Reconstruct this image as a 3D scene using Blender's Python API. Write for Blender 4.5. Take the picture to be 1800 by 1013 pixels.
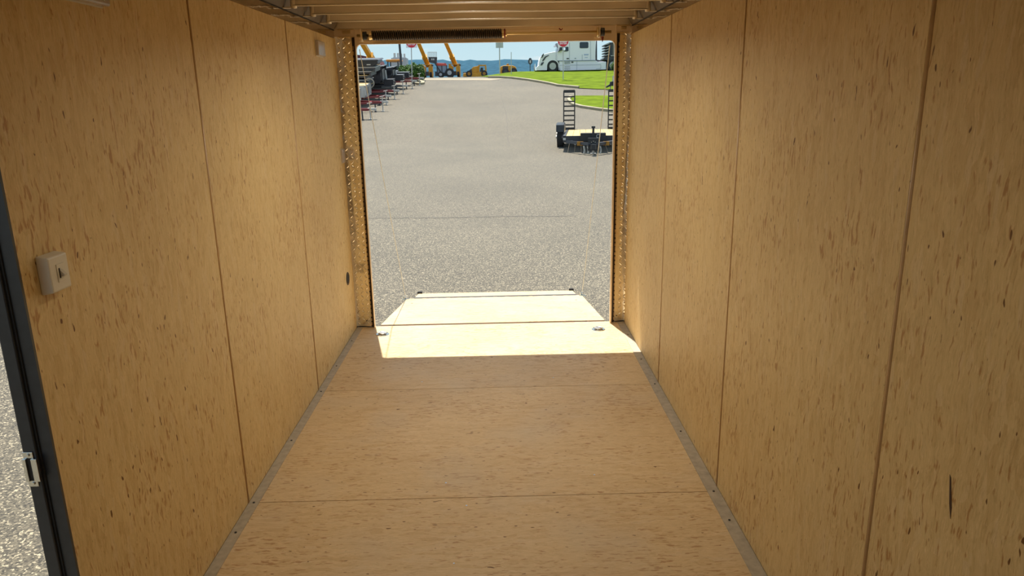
import bpy, bmesh, math, random
from mathutils import Vector, Matrix
random.seed(7)
for o in list(bpy.data.objects): bpy.data.objects.remove(o)
C = bpy.context.scene.collection
PI = math.pi
# ------------------------------------------------------------------ camera
RX = Vector((0.99969305, 0.01668394, 0.0)); 
R_ = Vector((0.99969305, -0.02079859, 0.01346196))      # image axes expressed per trailer axis
F_ = Vector((-0.01831534, -0.25450696, 0.96689749))
D_ = Vector((0.01668394, 0.96684726, 0.25480977))
CAMZ = 1.66
xa = Vector((R_[0], F_[0], -D_[0])); dn = Vector((R_[1], F_[1], -D_[1])); fw = Vector((R_[2], F_[2], -D_[2]))
cam = bpy.data.cameras.new('camera'); co = bpy.data.objects.new('camera', cam); C.objects.link(co)
m = Matrix.Identity(4)
for i in range(3):
    m[i][0] = xa[i]; m[i][1] = -dn[i]; m[i][2] = -fw[i]
m.translation = Vector((0, 0, CAMZ))
co.matrix_world = m
cam.sensor_width = 36; cam.lens = 1267/1800*36; cam.clip_end = 20000; cam.clip_start = 0.02
bpy.context.scene.camera = co
# ------------------------------------------------------------------ sky, sun, exposure
w = bpy.data.worlds.new('sky'); bpy.context.scene.world = w; w.use_nodes = True
nt = w.node_tree; nt.nodes.clear()
def N(nt, t, **kw):
    n = nt.nodes.new(t)
    for k, v in kw.items(): setattr(n, k, v)
    return n
out = N(nt, 'ShaderNodeOutputWorld'); bg = N(nt, 'ShaderNodeBackground'); nt.links.new(bg.outputs[0], out.inputs[0])
tc = N(nt, 'ShaderNodeTexCoord'); sx = N(nt, 'ShaderNodeSeparateXYZ'); nt.links.new(tc.outputs['Generated'], sx.inputs[0])
rp = N(nt, 'ShaderNodeValToRGB'); nt.links.new(sx.outputs[2], rp.inputs[0])
e = rp.color_ramp.elements
e[0].position = 0.0; e[0].color = (0.66, 0.83, 0.88, 1)
e[1].position = 1.0; e[1].color = (0.36, 0.50, 0.76, 1)
a = e.new(0.10); a.color = (0.52, 0.76, 0.86, 1)
a = e.new(0.4); a.color = (0.50, 0.67, 0.86, 1)
mp = N(nt, 'ShaderNodeMapping'); mp.inputs['Scale'].default_value = (5, 5, 22); nt.links.new(tc.outputs['Generated'], mp.inputs[0])
cn = N(nt, 'ShaderNodeTexNoise'); cn.inputs['Scale'].default_value = 2.0; cn.inputs['Detail'].default_value = 6; nt.links.new(mp.outputs[0], cn.inputs['Vector'])
cr = N(nt, 'ShaderNodeValToRGB'); cr.color_ramp.elements[0].position = .56; cr.color_ramp.elements[1].position = .78; nt.links.new(cn.outputs[0], cr.inputs[0])
mx = N(nt, 'ShaderNodeMixRGB'); nt.links.new(cr.outputs[0], mx.inputs[0]); nt.links.new(rp.outputs[0], mx.inputs[1]); mx.inputs[2].default_value = (.92, .93, .92, 1)
nt.links.new(mx.outputs[0], bg.inputs[0]); bg.inputs[1].default_value = 0.5
S = Vector((-0.235, 1.0, 2.94)).normalized()
sl = bpy.data.lights.new('sun', 'SUN'); sl.energy = 4.5; sl.angle = math.radians(0.53); sl.color = (1, .95, .86)
so = bpy.data.objects.new('sun', sl); C.objects.link(so); so.rotation_euler = S.to_track_quat('Z', 'Y').to_euler(); so.location = (0, 0, 30)
vs = bpy.context.scene.view_settings
vs.view_transform = 'Standard'; vs.look = 'None'; vs.gamma = 1; vs.use_curve_mapping = False; vs.exposure = 1.0
bpy.context.scene.cycles.max_bounces = 12; bpy.context.scene.cycles.diffuse_bounces = 8

# ------------------------------------------------------------------ terrain heights (trailer floor is z = 0)
PY = [(-60,-.62),(-10,-.46),(0,-.42),(7.4,-.345),(16,-.27),(24,-.15),(28,-.07),(30,0.0),(32,.22),(35,.66),(38,1.02),(41.5,1.36),(43.5,1.66),(46,1.99),(48.5,2.35),(51,2.62),(55,3.07),(58,3.28)]
def prof(y):
    if y <= PY[0][0]: return PY[0][1]
    n = len(PY)
    for i in range(n-1):
        if y <= PY[i+1][0]:
            y0, z0 = PY[i]; y1, z1 = PY[i+1]
            def sl_(k):
                a_ = max(0, k-1); b_ = min(n-1, k+1)
                return (PY[b_][1]-PY[a_][1])/(PY[b_][0]-PY[a_][0])
            h = y1-y0; t = (y-y0)/h; m0 = sl_(i)*h; m1 = sl_(i+1)*h
            return (2*t**3-3*t*t+1)*z0+(t**3-2*t*t+t)*m0+(-2*t**3+3*t*t)*z1+(t**3-t*t)*m1
    return None
def sst(a, b, x):
    t = min(1, max(0, (x-a)/(b-a))); return t*t*(3-2*t)
def G(x, y):
    if y <= 56: return prof(y)
    zc = 3.28 + (y-58)*.0285 if y > 58 else prof(y)
    zr = (prof(56) + (y-56)*.072) if y < 66 else (prof(56)+.72+(y-66)*.018)
    w_ = sst(-2.2, 2.0, x)
    z = zc*(1-w_)+zr*w_
    if y > 480: z -= (y-480)**1.15*.22
    return max(z, -140)
def gp(px, py, g=G):
    """the ground point seen at a photograph pixel"""
    d = xa*(px-900)+dn*(py-506.5)+fw*1267
    t = 1/d.y*2.0; p = None
    y = 2.0
    while y < 400:
        p = Vector((0, 0, CAMZ))+d*(y/d.y)
        if p.z <= g(p.x, p.y): 
            lo, hi = y-.25, y
            for _ in range(20):
                mi = (lo+hi)/2; p = Vector((0, 0, CAMZ))+d*(mi/d.y)
                if p.z <= g(p.x, p.y): hi = mi
                else: lo = mi
            return p
        y += .25
    return p
def at(px, py, Y):
    d = xa*(px-900)+dn*(py-506.5)+fw*1267
    return Vector((0, 0, CAMZ))+d*(Y/d.y)

# ------------------------------------------------------------------ material helpers
def mat(name, col, rough=.6, metal=0, spec=.5, noise=None, bump=None, trans=0):
    col = tuple(min(.96, c*OUT) for c in col)
    m = bpy.data.materials.new(name); m.use_nodes = True; nt = m.node_tree; b = nt.nodes['Principled BSDF']
    b.inputs['Base Color'].default_value = (*col, 1); b.inputs['Roughness'].default_value = rough; b.inputs['Metallic'].default_value = metal
    b.inputs['Specular IOR Level'].default_value = spec; b.inputs['Transmission Weight'].default_value = trans
    tc = N(nt, 'ShaderNodeTexCoord')
    if noise:
        sc, amt = noise
        n = N(nt, 'ShaderNodeTexNoise'); n.inputs['Scale'].default_value = sc; n.inputs['Detail'].default_value = 4; nt.links.new(tc.outputs['Object'], n.inputs['Vector'])
        mr = N(nt, 'ShaderNodeMapRange'); mr.inputs[3].default_value = 1-amt; mr.inputs[4].default_value = 1+amt; mr.inputs[1].default_value = .3; mr.inputs[2].default_value = .7
        nt.links.new(n.outputs[0], mr.inputs[0])
        mu = N(nt, 'ShaderNodeVectorMath', operation='SCALE'); mu.inputs[0].default_value = col; nt.links.new(mr.outputs[0], mu.inputs['Scale']); nt.links.new(mu.outputs[0], b.inputs['Base Color'])
    if bump:
        sc, amt, dist = bump
        n = N(nt, 'ShaderNodeTexNoise'); n.inputs['Scale'].default_value = sc; n.inputs['Detail'].default_value = 3; nt.links.new(tc.outputs['Object'], n.inputs['Vector'])
        bp = N(nt, 'ShaderNodeBump'); bp.inputs['Strength'].default_value = amt; bp.inputs['Distance'].default_value = dist; nt.links.new(n.outputs[0], bp.inputs['Height']); nt.links.new(bp.outputs[0], b.inputs['Normal'])
    return m
def osb(name, axis, base, tint, fleck, k=1.0, dust=0):
    """strand board: long flakes along one axis ('z' on walls, 'x' on the floor)"""
    m = bpy.data.materials.new(name); m.use_nodes = True; nt = m.node_tree; b = nt.nodes['Principled BSDF']; L = nt.links.new
    b.inputs['Roughness'].default_value = .55; b.inputs['Specular IOR Level'].default_value = .3
    tc = N(nt, 'ShaderNodeTexCoord'); 
    oi = N(nt, 'ShaderNodeObjectInfo'); 
    ofs = N(nt, 'ShaderNodeVectorMath', operation='MULTIPLY_ADD')
    cmb = N(nt, 'ShaderNodeCombineXYZ')
    for i in range(3): L(oi.outputs['Random'], cmb.inputs[i])
    L(cmb.outputs[0], ofs.inputs[0]); ofs.inputs[1].default_value = (37, 53, 71); L(tc.outputs['Object'], ofs.inputs[2])
    wn = N(nt, 'ShaderNodeTexNoise'); wn.inputs['Scale'].default_value = 9; wn.inputs['Detail'].default_value = 2; L(ofs.outputs[0], wn.inputs['Vector'])
    wv = N(nt, 'ShaderNodeVectorMath', operation='MULTIPLY_ADD'); L(wn.outputs['Color'], wv.inputs[0]); wv.inputs[1].default_value = (.035, .035, .035); L(ofs.outputs[0], wv.inputs[2])
    def st(across, along):
        mpn = N(nt, 'ShaderNodeMapping'); s = (across, across, along) if axis == 'z' else (along, across, across)
        mpn.inputs['Scale'].default_value = s; L(wv.outputs[0], mpn.inputs[0]); return mpn.outputs[0]
    def ramp(src, stops):
        r = N(nt, 'ShaderNodeValToRGB'); L(src, r.inputs[0]); el = r.color_ramp.elements
        el[0].position, el[0].color = stops[0][0], (*stops[0][1], 1); el[1].position, el[1].color = stops[-1][0], (*stops[-1][1], 1)
        for p, c in stops[1:-1]:
            q = el.new(p); q.color = (*c, 1)
        return r.outputs[0]
    def mix(f, a_, b_, t='MIX'):
        x = N(nt, 'ShaderNodeMixRGB', blend_type=t)
        for i, v in enumerate((f, a_, b_)):
            if isinstance(v, (int, float)): x.inputs[i].default_value = v
            elif isinstance(v, tuple): x.inputs[i].default_value = (*v, 1)
            else: L(v, x.inputs[i])
        return x.outputs[0]
    v = N(nt, 'ShaderNodeTexVoronoi'); v.inputs['Scale'].default_value = 1; L(st(58*k, 13*k), v.inputs['Vector'])
    sv = N(nt, 'ShaderNodeSeparateColor'); L(v.outputs['Color'], sv.inputs[0])
    lo = (base[0]*.93, base[1]*.89, base[2]*.84); hi = tuple(min(1, c*1.03) for c in base)
    c1 = ramp(sv.outputs[0], [(0, lo), (.35, base), (.8, hi), (1, tuple((a_+b_)/2 for a_, b_ in zip(base, tint)))])
    n1 = N(nt, 'ShaderNodeTexNoise'); n1.inputs['Scale'].default_value = 1; n1.inputs['Detail'].default_value = 8; n1.inputs['Roughness'].default_value = .75; L(st(170*k, 24*k), n1.inputs['Vector'])
    g = ramp(n1.outputs[0], [(.30, (.66, .60, .50)), (.46, (.93, .92, .9)), (.58, (1.0, 1.0, 1.0))])
    c2 = mix(.85, c1, g, 'MULTIPLY')
    n2 = N(nt, 'ShaderNodeTexNoise'); n2.inputs['Scale'].default_value = 1; n2.inputs['Detail'].default_value = 2.5; L(st(95*k, 20*k), n2.inputs['Vector'])
    n2b = N(nt, 'ShaderNodeTexNoise'); n2b.inputs['Scale'].default_value = 3.5; L(ofs.outputs[0], n2b.inputs['Vector'])
    ad = N(nt, 'ShaderNodeMath', operation='MULTIPLY_ADD'); L(n2b.outputs[0], ad.inputs[0]); ad.inputs[1].default_value = .35; L(n2.outputs[0], ad.inputs[2])
    f2 = ramp(ad.outputs[0], [(.782, (0, 0, 0)), (.865, (1, 1, 1))])
    c3 = mix(f2, c2, mix(.72, c2, fleck))
    nl = N(nt, 'ShaderNodeTexNoise'); nl.inputs['Scale'].default_value = 1; nl.inputs['Detail'].default_value = 5; nl.inputs['Roughness'].default_value = .7; L(st(210*k, 30*k), nl.inputs['Vector'])
    c3 = mix(ramp(nl.outputs[0], [(.56, (0, 0, 0)), (.68, (.45, .45, .45))]), c3, tuple(min(1, q*1.25) for q in tint))
    n3 = N(nt, 'ShaderNodeTexNoise'); n3.inputs['Scale'].default_value = 1; n3.inputs['Detail'].default_value = 1; L(st(70*k, 26*k), n3.inputs['Vector'])
    f3 = ramp(n3.outputs[0], [(.742, (0, 0, 0)), (.77, (1, 1, 1))])
    c4 = mix(f3, c3, tuple(c*.42 for c in fleck))
    n4 = N(nt, 'ShaderNodeTexNoise'); n4.inputs['Scale'].default_value = 1.6; n4.inputs['Detail'].default_value = 3; L(ofs.outputs[0], n4.inputs['Vector'])
    g4 = ramp(n4.outputs[0], [(.3, (.9, .88, .86)), (.7, (1.0, 1.0, 1.0))])
    c5 = mix(1, c4, g4, 'MULTIPLY')
    if dust:
        n5 = N(nt, 'ShaderNodeTexNoise'); n5.inputs['Scale'].default_value = 2.3; n5.inputs['Detail'].default_value = 5; L(tc.outputs['Object'], n5.inputs['Vector'])
        c5 = mix(ramp(n5.outputs[0], [(.5, (0, 0, 0)), (.75, (dust,)*3)]), c5, (.55, .47, .36))
    L(c5, b.inputs['Base Color'])
    bp = N(nt, 'ShaderNodeBump'); bp.inputs['Strength'].default_value = .25; bp.inputs['Distance'].default_value = .002; L(n1.outputs[0], bp.inputs['Height']); L(bp.outputs[0], b.inputs['Normal'])
    return m
M = {}
OUT = 1.0
M['osb_wall'] = osb('strand board wall', 'z', (.70, .525, .25), (.74, .58, .33), (.38, .17, .04))
M['osb_floor'] = osb('strand board floor', 'x', (.66, .495, .285), (.70, .55, .36), (.36, .18, .07), dust=.45)
M['osb_edge'] = mat('board edge', (.40, .25, .10), .8, noise=(60, .2))
M['seam'] = mat('brown seam strip', (.52, .33, .15), .35, noise=(20, .1))
M['alu'] = mat('mill aluminium', (.62, .60, .57), .28, 1, bump=(9, .35, .004))
M['bow'] = mat('galvanised roof bow', (.70, .62, .50), .5, .55, noise=(3, .12))
M['lip'] = mat('bright folded lip', (.82, .76, .64), .35, .6)
M['roof'] = mat('white roof underside', (.66, .60, .50), .6, noise=(2, .1))
M['rail'] = mat('shiny top rail', (.50, .44, .38), .06, 1, bump=(30, .22, .003))
M['plate'] = mat('polished tread plate', (.95, .90, .80), .22, 1, bump=(4, .6, .03))
M['header'] = mat('primed steel header', (.82, .67, .49), .4, .3, noise=(4, .1), bump=(60, .2, .001))
M['gap'] = mat('dark gap', (.03, .025, .02), .9)
M['steelgrey'] = mat('dull galvanised angle', (.42, .37, .29), .55, .2, noise=(30, .15))
M['black'] = mat('black satin metal', (.018, .02, .024), .35, noise=(40, .2))
M['rubber'] = mat('black rubber', (.022, .022, .022), .8, noise=(30, .2))
M['spring'] = mat('oiled spring steel', (.06, .045, .035), .35, .6)
M['zinc'] = mat('zinc plated steel', (.66, .66, .62), .25, 1, bump=(40, .2, .002))
M['brass'] = mat('yellow zinc steel', (.72, .56, .30), .28, 1)
M['redpaint'] = mat('red paint', (.22, .02, .012), .5)
M['cream'] = mat('cream plastic', (.66, .62, .52), .4)
M['toggle'] = mat('ivory toggle', (.55, .50, .40), .35)
M['lens'] = mat('translucent plastic lens', (.74, .66, .62), .2, noise=(30, .1)); M['lens'].node_tree.nodes['Principled BSDF'].inputs['Transmission Weight'].default_value = .5
M['cove'] = mat('dark roof edge', (.13, .10, .07), .7, noise=(5, .2))
M['hingegrey'] = mat('grey flap hinge', (.10, .10, .11), .6)
M['rust'] = mat('rusty brown hinge', (.055, .024, .011), .7, noise=(8, .3))
M['rope'] = mat('ramp cable', (.72, .68, .56), .5)
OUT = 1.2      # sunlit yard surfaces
def asphalt():
    m = bpy.data.materials.new('asphalt'); m.use_nodes = True; nt = m.node_tree; b = nt.nodes['Principled BSDF']; L = nt.links.new
    b.inputs['Roughness'].default_value = .7; b.inputs['Specular IOR Level'].default_value = .25; b.inputs['Sheen Weight'].default_value = .12; b.inputs['Sheen Roughness'].default_value = .4
    tc = N(nt, 'ShaderNodeTexCoord')
    v = N(nt, 'ShaderNodeTexVoronoi'); v.inputs['Scale'].default_value = 105; L(tc.outputs['Object'], v.inputs['Vector'])
    s = N(nt, 'ShaderNodeSeparateColor'); L(v.outputs['Color'], s.inputs[0])
    r = N(nt, 'ShaderNodeValToRGB'); L(s.outputs[0], r.inputs[0]); el = r.color_ramp.elements
    el[0].position = 0; el[0].color = (.036, .031, .023, 1); el[1].position = 1; el[1].color = (.46, .39, .26, 1)
    q = el.new(.5); q.color = (.104, .088, .059, 1); q = el.new(.85); q.color = (.165, .139, .094, 1)
    n = N(nt, 'ShaderNodeTexNoise'); n.inputs['Scale'].default_value = .35; n.inputs['Detail'].default_value = 5; L(tc.outputs['Object'], n.inputs['Vector'])
    r2 = N(nt, 'ShaderNodeValToRGB'); L(n.outputs[0], r2.inputs[0]); r2.color_ramp.elements[0].position = .3; r2.color_ramp.elements[0].color = (.86, .86, .86, 1); r2.color_ramp.elements[1].position = .7; r2.color_ramp.elements[1].color = (1.06, 1.06, 1.06, 1)
    x = N(nt, 'ShaderNodeMixRGB', blend_type='MULTIPLY'); x.inputs[0].default_value = 1; L(r.outputs[0], x.inputs[1]); L(r2.outputs[0], x.inputs[2])
    L(x.outputs[0], b.inputs['Base Color'])
    bp = N(nt, 'ShaderNodeBump'); bp.inputs['Strength'].default_value = .35; bp.inputs['Distance'].default_value = .004; L(v.outputs['Distance'], bp.inputs['Height']); L(bp.outputs[0], b.inputs['Normal'])
    return m
M['asphalt'] = asphalt()
M['grass'] = mat('mown grass', (.085, .125, .006), .9, spec=.05, noise=(1.3, .3))
M['kerb'] = mat('pale kerb concrete', (.26, .23, .15), .8, noise=(3, .15))
M['kerbside'] = mat('weathered kerb', (.10, .09, .075), .8, noise=(3, .2))
M['apron'] = mat('concrete apron', (.22, .185, .125), .8, noise=(2, .12))
M['hill'] = mat('haze-tinted wooded hills', (.030, .072, .105), 1, spec=0, noise=(.045, .22))  # distance haze is mixed into the base colour as blue
M['tyre'] = mat('tyre', (.025, .025, .027), .8)
M['white'] = mat('white truck paint', (.77, .74, .80), .45)
M['truckgrey'] = mat('grey seam', (.22, .26, .32), .5)
M['glass'] = mat('dark cab glass', (.02, .03, .045), .08)
M['chrome'] = mat('chrome', (.85, .86, .88), .15, 1)
M['yellow'] = mat('construction yellow', (.50, .235, .01), .45, noise=(2, .1))
M['yellowdk'] = mat('dark yellow steel', (.30, .14, .01), .5)  # deeper yellow for cylinders, rims, tow bar and decals
M['red'] = mat('tractor red', (.55, .07, .05), .45)
M['maroon'] = mat('maroon trailer paint', (.16, .018, .02), .4)
M['slate'] = mat('black trailer steel', (.035, .037, .045), .4, noise=(3, .2))
M['wood'] = mat('new pine deck', (.48, .33, .13), .6, noise=(5, .12))
M['galv'] = mat('galvanised white steel', (.42, .42, .40), .4, .2)
M['signred'] = mat('sign red', (.62, .02, .04), .5)
M['signwhite'] = mat('sign white', (.85, .85, .85), .5)
M['signback'] = mat('sign back aluminium', (.42, .44, .42), .5, .3)
M['leaf'] = mat('shrub leaves', (.045, .105, .006), .7, noise=(3, .5))
M['barn'] = mat('dark red roofing', (.10, .022, .026), .7)
M['silo'] = mat('grey tank steel', (.34, .35, .36), .5)
M['orange'] = mat('orange canopy', (.50, .20, .03), .5)
M['green'] = mat('green paint', (.10, .22, .12), .5)
M['bluepaint'] = mat('faded blue lettering', (.20, .28, .50), .5)

# ------------------------------------------------------------------ mesh helpers
def bm_(): return bmesh.new()
def box(bm, x0, x1, y0, y1, z0, z1, T=None):
    vs = [bm.verts.new((x, y, z)) for x in (x0, x1) for y in (y0, y1) for z in (z0, z1)]
    if T is not None:
        for v in vs: v.co = T @ v.co
    for f in ((0,1,3,2),(4,6,7,5),(0,4,5,1),(2,3,7,6),(0,2,6,4),(1,5,7,3)): bm.faces.new([vs[i] for i in f])
    return bm
def prism(bm, pts, a, b, axis='y'):
    """polygon extruded along an axis; pts are the other two coordinates in order"""
    def P(u, v, t):
        return {'y': (u, t, v), 'x': (t, u, v), 'z': (u, v, t)}[axis]
    A = [bm.verts.new(P(u, v, a)) for u, v in pts]; B = [bm.verts.new(P(u, v, b)) for u, v in pts]
    n = len(pts); bm.faces.new(A); bm.faces.new(B[::-1])
    for i in range(n): bm.faces.new((A[i], B[i], B[(i+1) % n], A[(i+1) % n]))
    return bm
def frame(d):
    d = d.normalized(); u = d.orthogonal().normalized(); return u, d.cross(u)
def cyl(bm, p0, p1, r0, r1=None, seg=12, cap=True):
    p0 = Vector(p0); p1 = Vector(p1); r1 = r0 if r1 is None else r1; u, v = frame(p1-p0)
    A = []; B = []
    for i in range(seg):
        a = 2*PI*i/seg; o = u*math.cos(a)+v*math.sin(a); A.append(bm.verts.new(p0+o*r0)); B.append(bm.verts.new(p1+o*r1))
    for i in range(seg): bm.faces.new((A[i], A[(i+1) % seg], B[(i+1) % seg], B[i]))
    if cap: bm.faces.new(A[::-1]); bm.faces.new(B)
    return bm
def tube(bm, pts, r, seg=6):
    for a, b in zip(pts[:-1], pts[1:]): cyl(bm, a, b, r, seg=seg)
    return bm
def ringtube(bm, c, n, R, r, seg=20, sm=8, arc=2*PI, start=0, sx=1):
    c = Vector(c); n = Vector(n).normalized(); u, v = frame(n); rows = []
    closed = abs(arc-2*PI) < 1e-6; k = seg if closed else seg+1
    for i in range(k):
        a = start+arc*i/seg; d = u*math.cos(a)*sx+v*math.sin(a)
        rows.append([bm.verts.new(c+d*R+(d*math.cos(2*PI*j/sm)+n*math.sin(2*PI*j/sm))*r) for j in range(sm)])
    for i in range(seg if closed else seg):
        A = rows[i]; B = rows[(i+1) % k] if closed else rows[i+1]
        for j in range(sm): bm.faces.new((A[j], B[j], B[(j+1) % sm], A[(j+1) % sm]))
    return bm
def obj(name, bm, m, parent=None, bevel=0, smooth=False, seg=2):
    bmesh.ops.recalc_face_normals(bm, faces=bm.faces[:])
    me = bpy.data.meshes.new(name); bm.to_mesh(me); bm.free()
    me.materials.append(M[m] if isinstance(m, str) else m)
    if smooth:
        for p in me.polygons: p.use_smooth = True
    o = bpy.data.objects.new(name, me); C.objects.link(o)
    if parent: o.parent = parent
    if bevel:
        md = o.modifiers.new('bevel', 'BEVEL'); md.width = bevel; md.segments = seg; md.limit_method = 'ANGLE'
    return o
def thing(name, label, cat, loc=(0, 0, 0), rz=0, group=None, rot=None):
    o = bpy.data.objects.new(name, None); C.objects.link(o); o.location = loc; o.rotation_euler = rot or (0, 0, rz)
    o.empty_display_size = .1
    o['label'] = label; o['category'] = cat
    if group: o['group'] = group
    return o
def struct(name, bm, m, **k):
    o = obj(name, bm, m, **k); o['kind'] = 'structure'; return o
def tag(o, label, cat, group=None, kind=None):
    o['label'] = label; o['category'] = cat
    if group: o['group'] = group
    if kind: o['kind'] = kind
    return o

# ================================================================== STRUCTURE: cargo trailer shell
XL, XR, YE, WT = -1.104, .92, 5.215, 2.072
YB = -1.6                                   # front of the trailer, behind the camera
# floor
bm = bm_(); box(bm, XL-.04, XR+.04, YB-.04, 5.24, -.09, -.019); floor = struct('floor', bm, 'gap')
for a, b in [(YB, -.886), (-.882, .334), (.338, 1.553), (1.557, 2.773), (2.777, 3.988), (3.992, 5.24)]:
    bm = bm_(); box(bm, XL, XR, a, b, -.019, 0); obj('floor_panel', bm, 'osb_floor', floor)
for side, (xa_, xb_) in (('left', (XL, XL+.043)), ('right', (XR-.052, XR))):
    bm = bm_(); box(bm, xa_, xb_, YB, YE-.01, 0, .003); 
    xw = XL if side == 'left' else XR-.003
    bb = struct('baseboard_'+side, bm, 'steelgrey')
    for yb in (.95, 1.75, 2.16, 2.55, 2.77, 3.35, 3.98, 4.4, 4.9):
        s = bm_(); cyl(s, ((xa_+xb_)/2, yb, .003), ((xa_+xb_)/2, yb, .0055), .005, seg=8); obj('screw', s, 'black', bb)
# screws in the floor
for (sx_, sy_) in [(-.27, 2.9), (-.17, 2.71), (-.2, 2.32), (-.74, 2.93), (.4, 2.94), (.75, 2.82), (-.5, 4.1), (.3, 4.12)]:
    s = bm_(); cyl(s, (sx_, sy_, 0), (sx_, sy_, .0012), .0038, seg=8); obj('screw', s, 'zinc', floor)
# walls: backing + four foot boards + seam strips
def wall(side, x, out, seams, y0, y1, hole=None):
    s = 1 if out > 0 else -1
    bm = bm_()
    for a, b in ([(y0, y1)] if not hole else [(y0, hole[0]), (hole[1], y1)]):
        box(bm, *sorted((x+s*.010, x+s*.045)), a, b, -.05, WT+.05)
    if hole: box(bm, *sorted((x+s*.010, x+s*.045)), hole[0], hole[1], hole[2], WT+.05)
    w_ = struct('wall_'+side, bm, 'osb_edge')
    for a, b, z0 in seams:
        bm = bm_(); box(bm, *sorted((x, x+s*.0095)), a+.008, b-.008, z0, WT)
        obj('wall_panel', bm, 'osb_wall', w_, bevel=.0012, seg=1)
    ys = sorted({a for a, b, z in seams}-{y0})
    for y in ys:
        if hole and hole[0]-.02 < y < hole[1]+.02: continue
        bm = bm_(); cyl(bm, (x+s*.004, y, .004), (x+s*.004, y, WT), .0068, seg=12); obj('seam_strip', bm, 'seam', w_, smooth=True)
    return w_
DY0, DY1, DZ = .78, 1.622, 1.93
wl = wall('left', XL, -1, [(YB, -.42, .004), (-.42, DY0, .004), (DY0, DY1, DZ), (DY1-.005, 2.771, .004), (2.771, 4.008, .004), (4.008, YE, .004)], YB, YE, (DY0, DY1, DZ))
wr = wall('right', XR, 1, [(YB, -.83, .004), (-.83, .385, .004), (.385, 1.601, .004), (1.601, 2.815, .004), (2.815, 4.008, .004), (4.008, YE, .004)], YB, YE)
bm = bm_(); box(bm, XL-.045, XR+.045, YB-.045, YB-.01, -.05, 2.12); wf = struct('wall_front', bm, 'osb_edge')
for a, b in ((XL, -.1), (-.094, XR)):
    bm = bm_(); box(bm, a, b, YB-.0095, YB, .004, WT); obj('wall_panel', bm, 'osb_wall', wf)
# outside skin of the trailer (black aluminium sides)
bm = bm_()
for a, b, z0, z1 in ((YB-.05, DY0-.06, -.12, 2.2), (DY1+.05, 5.22, -.12, 2.2), (DY0-.06, DY1+.05, DZ+.05, 2.2)): box(bm, XL-.062, XL-.05, a, b, z0, z1)
box(bm, XR+.05, XR+.062, YB-.05, 5.22, -.12, 2.2)
struct('trim_1', bm, 'black')
# ceiling skin with roof bows
bm = bm_(); box(bm, XL-.06, XR+.06, YB-.05, 5.27, 2.205, 2.225)
ceil = struct('ceiling', bm, 'roof')
bm = bm_(); prism(bm, [(XL-.045, 2.128), (XL-.0, 2.128), (XL+.05, 2.205), (XL-.045, 2.205)], YB, 5.19)
prism(bm, [(XR+.045, 2.128), (XR+.0, 2.128), (XR-.05, 2.205), (XR+.045, 2.205)], YB, 5.19)
obj('roof_cove', bm, 'cove', ceil)
k = 4.775
while k > YB:
    bm = bm_(); prism(bm, [(k, 2.139), (k+.03, 2.139), (k+.03, 2.142), (k+.004, 2.142), (k+.004, 2.20), (k+.03, 2.20), (k+.03, 2.204), (k, 2.204)], XL+.055, XR-.05, 'x')
    b_ = obj('roof_bow', bm, 'bow', ceil)
    bm = bm_(); cyl(bm, (XL+.055, k-.001, 2.141), (XR-.05, k-.001, 2.141), .0032, seg=8); obj('bow_lip', bm, 'lip', b_, smooth=True)
    for xe in (XL+.058, XR-.053):
        bm = bm_(); cyl(bm, (xe, k+.012, 2.128), (xe, k+.012, 2.203), .016, seg=12); obj('end_bracket', bm, 'bow', b_, smooth=True)
    bm = bm_(); box(bm, XL+.002, XL+.055, k+.002, k+.026, 2.128, 2.134); box(bm, XR-.05, XR-.002, k+.002, k+.026, 2.128, 2.134); obj('bow_foot', bm, 'bow', b_)
    k -= .40
# top rails
for n_, x, s in (('trim_2', XL, -1), ('trim_3', XR, 1)):
    bm = bm_(); box(bm, *sorted((x+s*.002, x+s*.045)), YB, 5.19, WT+.001, 2.126); t = struct(n_, bm, 'rail')
    bm = bm_(); box(bm, *sorted((x-s*.002, x+s*.004)), YB, 5.19, 2.123, 2.127); obj('sealant_line', bm, 'gap', t)
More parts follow.
